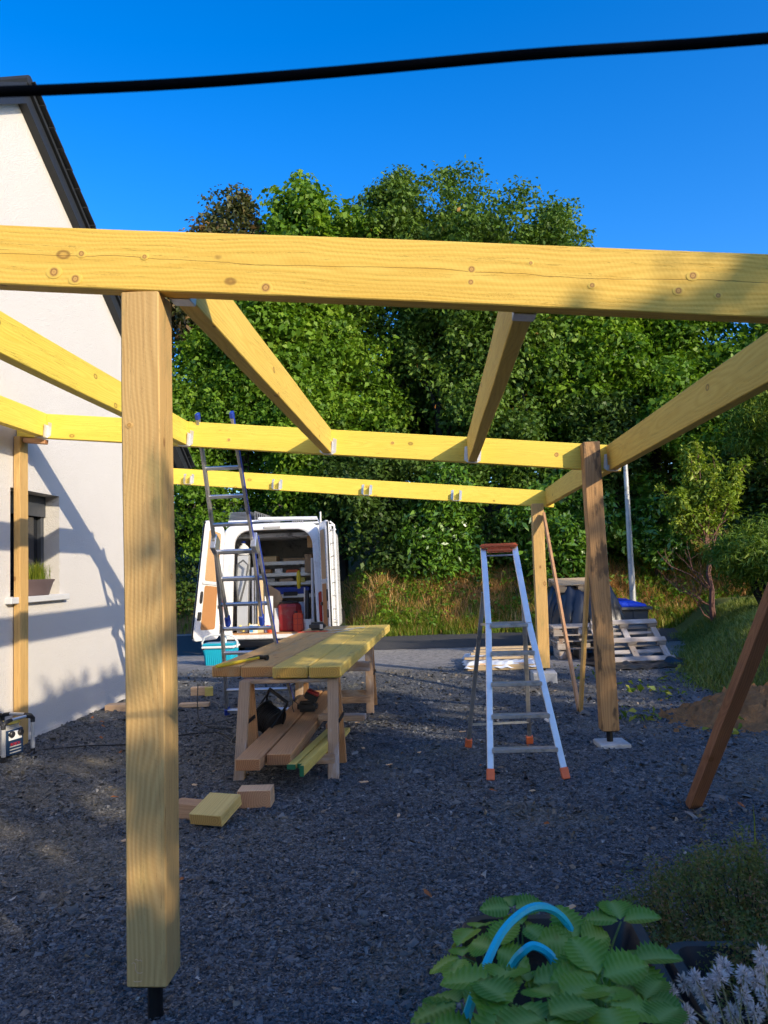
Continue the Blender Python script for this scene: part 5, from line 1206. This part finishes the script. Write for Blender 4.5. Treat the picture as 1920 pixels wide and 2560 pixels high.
# ---- grass on the bank, the mound and the verge
def grass(name, label, n, us_, vs_, zf, cond, h, w, mat, seed, lean=.5, clump=1, spread=.08):
    rs = np.random.default_rng(seed); m = n // clump
    u = us_[0] + (us_[1] - us_[0]) * rs.random(m * 3); v = vs_[0] + (vs_[1] - vs_[0]) * rs.random(m * 3)
    k = cond(u, v, rs); u, v = u[k][:m], v[k][:m]
    u = np.repeat(u, clump) + rs.normal(size=len(u) * clump) * spread; v = np.repeat(v, clump) + rs.normal(size=len(v) * clump) * spread
    hh = np.repeat(h * np.exp(rs.normal(size=len(u) // clump) * .35), clump) * (.6 + .7 * rs.random(len(u)))
    p = np.stack([u, v, zf(u, v)], 1); vv_, f = blades(p, hh, w, rs, lean)
    ti = np.clip(np.repeat(rs.random(len(u) // clump), clump) * .6 + rs.random(len(u)) * .4, 0, 1)
    tag(np_mesh(name, vv_, f, M[mat], None, np.repeat(ti, 5)), label, 'grass', kind='stuff')
pn = lambda u, v: bumps(u * 1.7 + 3, v * 2.3)
inb = lambda u, v, rs: (v > vbase(u) + .05)
grass('dry_grass', 'dry tan grass on the sunny bank behind the road', 24000, (-3.5, 9), (18.7, 21.6), bank_z, lambda u, v, rs: (v > vbase(u) + .1) & (pn(u, v) + .18 * rs.normal(size=len(u)) > -.07), .22, .014, 'lf_dry', 61, .9, 8, .1)
grass('bank_grass', 'green grass and weeds on the bank behind the road', 26000, (-12, 10), (18.6, 22), bank_z, lambda u, v, rs: (v > vbase(u)) & (pn(u, v) + .2 * rs.normal(size=len(u)) < .0), .2, .018, 'lf_grass', 62, .6, 10, .09)
grass('verge_grass', 'dark green grass fringe at the foot of the bank', 9000, (-3, 9), (18.6, 19.3), bank_z, lambda u, v, rs: (v < vbase(u) + .45), .22, .016, 'lf_grass', 63, .6, 8, .06)
grass('mound_grass', 'short green lawn grass on the mound', 42000, (3.0, 8), (7.6, 17), mound_z, lambda u, v, rs: (mound_d(u, v) > -.08 + .06 * rs.normal(size=len(u))), .075, .011, 'lf_lawn', 64, .9, 6, .05)
def rag(n, cond, mat, seed, name, label, us_, vs_, zf, hgt):
    rs = np.random.default_rng(seed); u = us_[0] + (us_[1] - us_[0]) * rs.random(n * 3); v = vs_[0] + (vs_[1] - vs_[0]) * rs.random(n * 3); k = cond(u, v, rs); u, v = u[k][:n], v[k][:n]
    c = np.stack([u, v, zf(u, v) + hgt * rs.random(len(u))], 1); pos, nrm = clump_points(c, .16 + .1 * rs.random(len(c)), 26, rs)
    vv_, f, ti = leaves(pos, nrm, .08, .045, rs.random(len(pos)), rs=rs); tag(np_mesh(name, vv_, f, M[mat], None, ti), label, 'weeds', kind='stuff')
rag(560, lambda u, v, rs: (v > vbase(u) + .2) & (pn(u, v) + .3 * rs.normal(size=len(u)) < .1), 'lf_hazel', 65, 'bramble_weeds', 'leafy brambles and weeds scattered over the bank', (-4, 9), (18.8, 21.5), bank_z, .35)
rag(16, lambda u, v, rs: (u > 1.7) & (mound_d(u, v) < .15), 'lf_grass', 66, 'ground_weeds', 'small green weeds at the edge of the gravel', (1.8, 3.7), (7.5, 11.5), ground_z, .02)

# ---- planters, strawberries, hose
def trough(label, u0, u1, v0, v1, h, soil, yaw=0, nm='planter_trough', sk=.0):
    t = thing(nm, label, 'planter', ((u0 + u1) / 2, (v0 + v1) / 2, 0)); n = 6; th_ = .03
    def ring(ins, z, r_):
        o_ = []
        for cx, cy, q0 in ((u0 + ins + r_, v0 + ins + r_, 180), (u1 - ins - r_, v0 + ins + r_, 270), (u1 - ins - r_, v1 - ins - r_, 0), (u0 + ins + r_, v1 - ins - r_, 90)):
            for k in range(n + 1): a = R(q0 + 90 * k / n); x = cx + r_ * math.cos(a); y = cy + r_ * math.sin(a); o_.append((x + sk * (y - v1), y, z))
        return o_
    loft([ring(.05, 0, .06), ring(.02, h * .5, .07), ring(.012, h - .05, .07), ring(-.004, h - .045, .07), ring(-.008, h - .01, .075), ring(.0, h, .07), ring(.028, h, .05), ring(.036, h - .02, .045), ring(.06, soil - .02, .04)], cap0=True).build('shell', M['black'], t, smooth=True)
    b = MB(); rg_ = ring(.05, soil, .04); b.add(rg_, [tuple(range(len(rg_)))]); b.build('soil', M['soil'], t)
    return t
trough('black planter trough full of strawberry plants in the foreground', .045, .565, 1.15, 2.46, .55, .47, sk=.02)
trough('second black planter trough holding the lavender and thyme', .60, 1.30, 1.3, 2.33, .53, .46)
def leaflet(L, w, n=18, fold=.22, pleat=.09, droop=.25):
    vs, fs, ti = [], [], []
    for i in range(n + 1):
        s = i / n; prof = (math.sin(math.pi * min(1, s * 1.02) ** .8)) ** .62 if 0 < s < 1 else .02
        wv = w * prof * (1 + (.16 if i % 2 else -.10)); y = L * s
        for c in (-1, -.5, 0, .5, 1):
            a = abs(c); z = wv * a * fold - droop * L * s * s * .6 - .06 * wv * a * a * 3 + pleat * L * .35 * (1 if i % 2 else -1) * (a if a < 1 else .6)
            vs.append((c * wv, y + a * L * .06, z)); ti.append(1. if c == 0 else (.6 if i % 2 == 0 else 0.))
    for i in range(n):
        for k in range(4): a = i * 5 + k; fs.append((a, a + 1, a + 6, a + 5))
    return np.array(vs), fs, ti
def trifoliate(seed):
    rs = np.random.default_rng(seed); V_, F_, T_ = [], [], []
    for ang, sc in ((0, 1.), (R(88), .92), (R(-88), .92)):
        v, f, t_ = leaflet(.095 * sc, .043 * sc, fold=.2 + .25 * rs.random(), droop=.15 + .3 * rs.random()); a = ang + rs.normal() * .12
        Rm = np.array([[math.cos(a), -math.sin(a), 0], [math.sin(a), math.cos(a), 0], [0, 0, 1]]); tl = rs.normal() * .18; Rx = np.array([[1, 0, 0], [0, math.cos(tl), -math.sin(tl)], [0, math.sin(tl), math.cos(tl)]])
        v = (Rm @ Rx @ (v + np.array([0, .006, 0])).T).T; k = len(V_) and sum(len(x) for x in V_); V_.append(v); F_ += [tuple(i + k for i in q) for q in f]; T_ += t_
    me = bpy.data.meshes.new('leaf'); me.from_pydata(np.vstack(V_).tolist(), [], F_); me.attributes.new('tint', 'FLOAT', 'POINT').data.foreach_set('value', np.array(T_, dtype=np.float32))
    for p in me.polygons: p.use_smooth = True
    me.materials.append(M['straw']); return me
LM = [trifoliate(s) for s in range(6)]
def strawberry_plant(label, root, lst):
    t = thing('strawberry_plant', label, 'strawberry plant', root, 'strawberry plants in the trough')
    for (u, v, z, az, tilt, sc) in lst:
        p = Vector((u, v, z)); Mx = Matrix.Translation(p) @ Matrix.Rotation(az, 4, 'Z') @ Matrix.Rotation(tilt, 4, 'X') @ Matrix.Scale(sc, 4)
        place(bpy.data.objects.new('leaf', LM[rnd.randrange(6)]), t, Mx)
        r_ = Vector(root); mid = r_.lerp(p, .6) + Vector((0, 0, .03)); MB().tube([r_, mid, p], [.003, .0028, .0024], 6).build('stalk', M['stem'], t, smooth=True)
D = math.radians
strawberry_plant('strawberry plant at the left corner of the trough', (.1, 2.15, .47), [(.075, 2.28, .59, D(60), -.2, 1.0), (.03, 2.13, .585, D(80), -.25, .95), (.115, 2.10, .62, D(-40), .5, 1.0)])
strawberry_plant('strawberry plant at the back under the hose arch', (.2, 2.28, .47), [(.19, 2.385, .60, D(10), .35, 1.0), (.215, 2.33, .575, D(-60), .1, .9)])
strawberry_plant('strawberry plant at the right side of the trough', (.38, 2.1, .47), [(.33, 2.09, .64, D(20), .75, 1.05), (.455, 2.15, .665, D(-10), .1, 1.05), (.43, 1.93, .67, D(-80), .1, 1.15), (.4, 2.05, .6, D(-120), -.2, 1.0)])
strawberry_plant('largest strawberry plant in the middle foreground', (.2, 1.75, .47), [(.10, 1.76, .71, D(70), -.05, 1.25), (.17, 1.80, .69, D(0), .1, 1.2), (.22, 1.68, .72, D(-60), 0, 1.2), (.13, 1.66, .72, D(130), 0, 1.2), (.27, 1.80, .68, D(-20), .3, 1.1), (.18, 1.58, .74, D(-150), 0, 1.2)])
strawberry_plant('strawberry plant at the lower right of the trough', (.38, 1.72, .47), [(.33, 1.80, .70, D(10), .35, 1.15), (.31, 1.66, .72, D(-90), 0, 1.2), (.42, 1.80, .65, D(-50), .1, .95), (.39, 1.62, .7, D(-130), 0, 1.1)])
strawberry_plant('strawberry plant at the lower left hanging over the rim', (.06, 1.72, .47), [(.02, 1.85, .62, D(30), -.1, 1.25), (.03, 1.76, .61, D(70), -.2, 1.1), (.05, 1.68, .66, D(170), 0, 1.2)])
hp = [(.0, 1.6, .585), (.027, 1.75, .635), (.065, 1.85, .671), (.121, 1.95, .722), (.178, 2.02, .742), (.229, 2.06, .743), (.278, 2.1, .713), (.313, 2.12, .665), (.33, 2.12, .6), (.33, 2.1, .5)]
cord('garden_hose', 'turquoise garden hose arching out of the strawberry trough', hp, .0108, M['hose'])['group'] = ''
hp2 = [(.12, 2.02, .56), (.155, 1.98, .645), (.177, 1.95, .686), (.202, 1.95, .698), (.237, 1.95, .679), (.261, 1.95, .637), (.287, 1.95, .587), (.30, 1.92, .5)]
cord('garden_hose', 'short inner loop of turquoise hose among the strawberry leaves', hp2, .0108, M['hose'])['group'] = ''
for o in COL.objects:
    if o.name.startswith('garden_hose'): o['category'] = 'hose'; del o['group']
# ---- thyme, lavender, tall grass blades
def thyme(label, base, ru, rv, zl, zh, nn, seed):
    t = thing('thyme_bush', label, 'shrub', base, 'thyme bushes by the troughs'); rs = np.random.default_rng(seed)
    tips = []; b = MB()
    for k in range(nn):
        a = rs.random() * 6.28; r_ = rs.random() ** .6; q = np.array([base[0] + math.cos(a) * r_ * ru, base[1] + math.sin(a) * r_ * rv, zl + (zh - zl) * (1 - r_ * r_) + rs.normal() * .03]); s = np.array([base[0] + rs.normal() * .06, base[1] + rs.normal() * .06, base[2]])
        pts = limb(b, s, q, .0035, .0015, rs, 5, .12); tips += [pts[-1], pts[-2], pts[-1] + np.array([rs.normal() * .03, rs.normal() * .03, .04]), (pts[-1] + pts[-2]) / 2]
    b.build('stems', M['bark'], t, M=Matrix.Translation(base))
    tips = np.array(tips); tips = np.vstack([tips, tips + rs.normal(size=tips.shape) * .03]); pos, nrm = clump_points(tips, np.full(len(tips), .036), 34, rs, upb=.4, flat=1.3)
    v, f, ti = leaves(pos, nrm, .012, .005, np.clip(.5 * np.repeat(rs.random(len(tips)), 34) + .5 * rs.random(len(pos)), 0, 1), -.3, rs=rs); np_mesh('foliage', v, f, M['lf_thyme'], t, ti, origin=base)
thyme('bushy reddish green thyme spreading behind the second trough', (.98, 2.74, .02), .44, .42, .30, .55, 140, 81)
thyme('greener thyme growing inside the second trough behind the lavender', (.98, 2.12, .45), .33, .2, .47, .60, 70, 83)
def lavender():
    base = (.68, 1.8, .46); t = thing('lavender_plant', 'faded pale lavender flower heads on thin stems in the corner', 'lavender', base); rs = np.random.default_rng(82)
    hd = [(.505, 1.9, .618), (.515, 1.88, .57), (.487, 1.87, .556), (.565, 1.9, .644), (.581, 1.9, .609), (.62, 1.9, .649), (.609, 1.92, .627), (.674, 1.9, .653), (.663, 1.88, .618), (.701, 1.9, .644), (.712, 1.87, .618), (.718, 1.9, .698), (.679, 1.86, .591), (.638, 1.88, .582), (.59, 1.87, .58), (.55, 1.93, .62), (.73, 1.93, .66), (.645, 1.94, .655), (.53, 1.86, .59)]
    b = MB()
    for h in hd:
        h = np.array(h); s = np.array([.66 + rs.normal() * .05, 1.74 + rs.normal() * .04, .46]); b.tube([Vector(s), Vector((s + h) / 2 + rs.normal(size=3) * .008), Vector(h)], [.002, .0018, .0015], 5)
        k = 130; yy = rs.random(k); d = unit(rs.normal(size=(k, 3)) * np.array([1, 1, .3])); ax = unit(h - s + np.array([0, 0, .1])); d = unit(rs.normal(size=(k, 3))); pos = h + d * .008 + ax * (yy[:, None] - .5) * .018
        sd = unit(np.cross(d, rs.normal(size=(k, 3)))); w_ = .0024; tipp = pos + d * (.011 + .006 * rs.random((k, 1))); mid_ = pos + d * .006
        v = np.stack([pos, mid_ + sd * w_, tipp, mid_ - sd * w_], 1).reshape(-1, 3); f = np.arange(4 * k).reshape(k, 4); ti = np.repeat(rs.random(k), 4); np_mesh('flower_head', v, f, M['lf_lav'], t, ti, origin=h)
    b.build('stems', M['drystem'], t, M=Matrix.Translation(base))
    k = 500; p = np.stack([.7 + rs.normal(size=k) * .09, 1.76 + rs.normal(size=k) * .06, np.full(k, .46)], 1); v, f = blades(p, .05 + .06 * rs.random(k), .003, rs, .8); np_mesh('foliage', v, f, M['lf_thyme'], t, np.repeat(rs.random(k) * .6, 5), origin=base)
lavender()
def tall_grass():
    base = (1.1, 2.98, .0); t = thing('grass_tuft', 'few tall green grass blades rising above the thyme', 'grass'.replace('grass', 'grass tuft'), base)
    for pts in ([(1.09, 3.0, .1), (1.088, 3.0, .38), (1.07, 3.0, .56), (1.062, 3.0, .61)], [(1.10, 3.0, .1), (1.095, 3.0, .4), (1.092, 3.0, .62)], [(1.12, 3.0, .1), (1.14, 3.0, .42), (1.128, 2.98, .55), (1.125, 2.96, .66), (1.12, 2.95, .72)], [(1.1, 3.0, .1), (1.11, 3.0, .38), (1.13, 3., .48)], [(1.15, 3.0, .1), (1.16, 2.96, .35), (1.2, 2.9, .44)]):
        b = MB(); n = len(pts); vs = []
        for i, p in enumerate(pts): w_ = .0035 * (1 - (i / (n - 1)) ** 2) + .0006; vs += [(p[0] - w_, p[1], p[2]), (p[0], p[1] - .0012, p[2]), (p[0] + w_, p[1], p[2])]
        b.add(vs, [(3 * i + k, 3 * i + k + 1, 3 * i + k + 4, 3 * i + k + 3) for i in range(n - 1) for k in range(2)])
        o = b.build('blade', M['lf_grass'], t); o.data.attributes.new('tint', 'FLOAT', 'POINT').data.foreach_set('value', np.full(len(o.data.vertices), .75, dtype=np.float32))
tall_grass()
# ---- fallen leaves on the gravel
for k, (u, v) in enumerate([(-3.5, 7.9), (-3.8, 8.3), (-3.6, 8.1), (-3.3, 7.4), (-2.9, 6.9), (.62, 4.9), (.3, 6.3), (.75, 6.9), (.35, 5.6), (-.1, 3.9), (.15, 3.35), (.5, 3.3), (-1.4, 4.1), (-2.4, 5.6), (1.9, 5.2), (2.0, 4.9)]):
    a = rnd.random() * 6; s = rnd.uniform(.025, .045); c = Vector((u, v, float(ground_z(u, v)) + .03)); d = Vector((math.cos(a), math.sin(a), .2)); e = Vector((-d.y, d.x, .25))
    b = MB(); b.add([c - d * s, c + e * s * .5, c + d * s * .3 + Vector((0, 0, .012)), c + d * s, c - e * s * .5], [(0, 2, 1), (1, 2, 3), (0, 4, 2), (4, 3, 2)])
    tag(b.build('fallen_leaf', M['leafbrown'] if 'leafbrown' in M else M.setdefault('leafbrown', plain('dead_leaf', lin(.3, .1, .03), .8))), 'curled brown dead leaf lying on the gravel', 'leaf', 'dead leaves on the gravel')
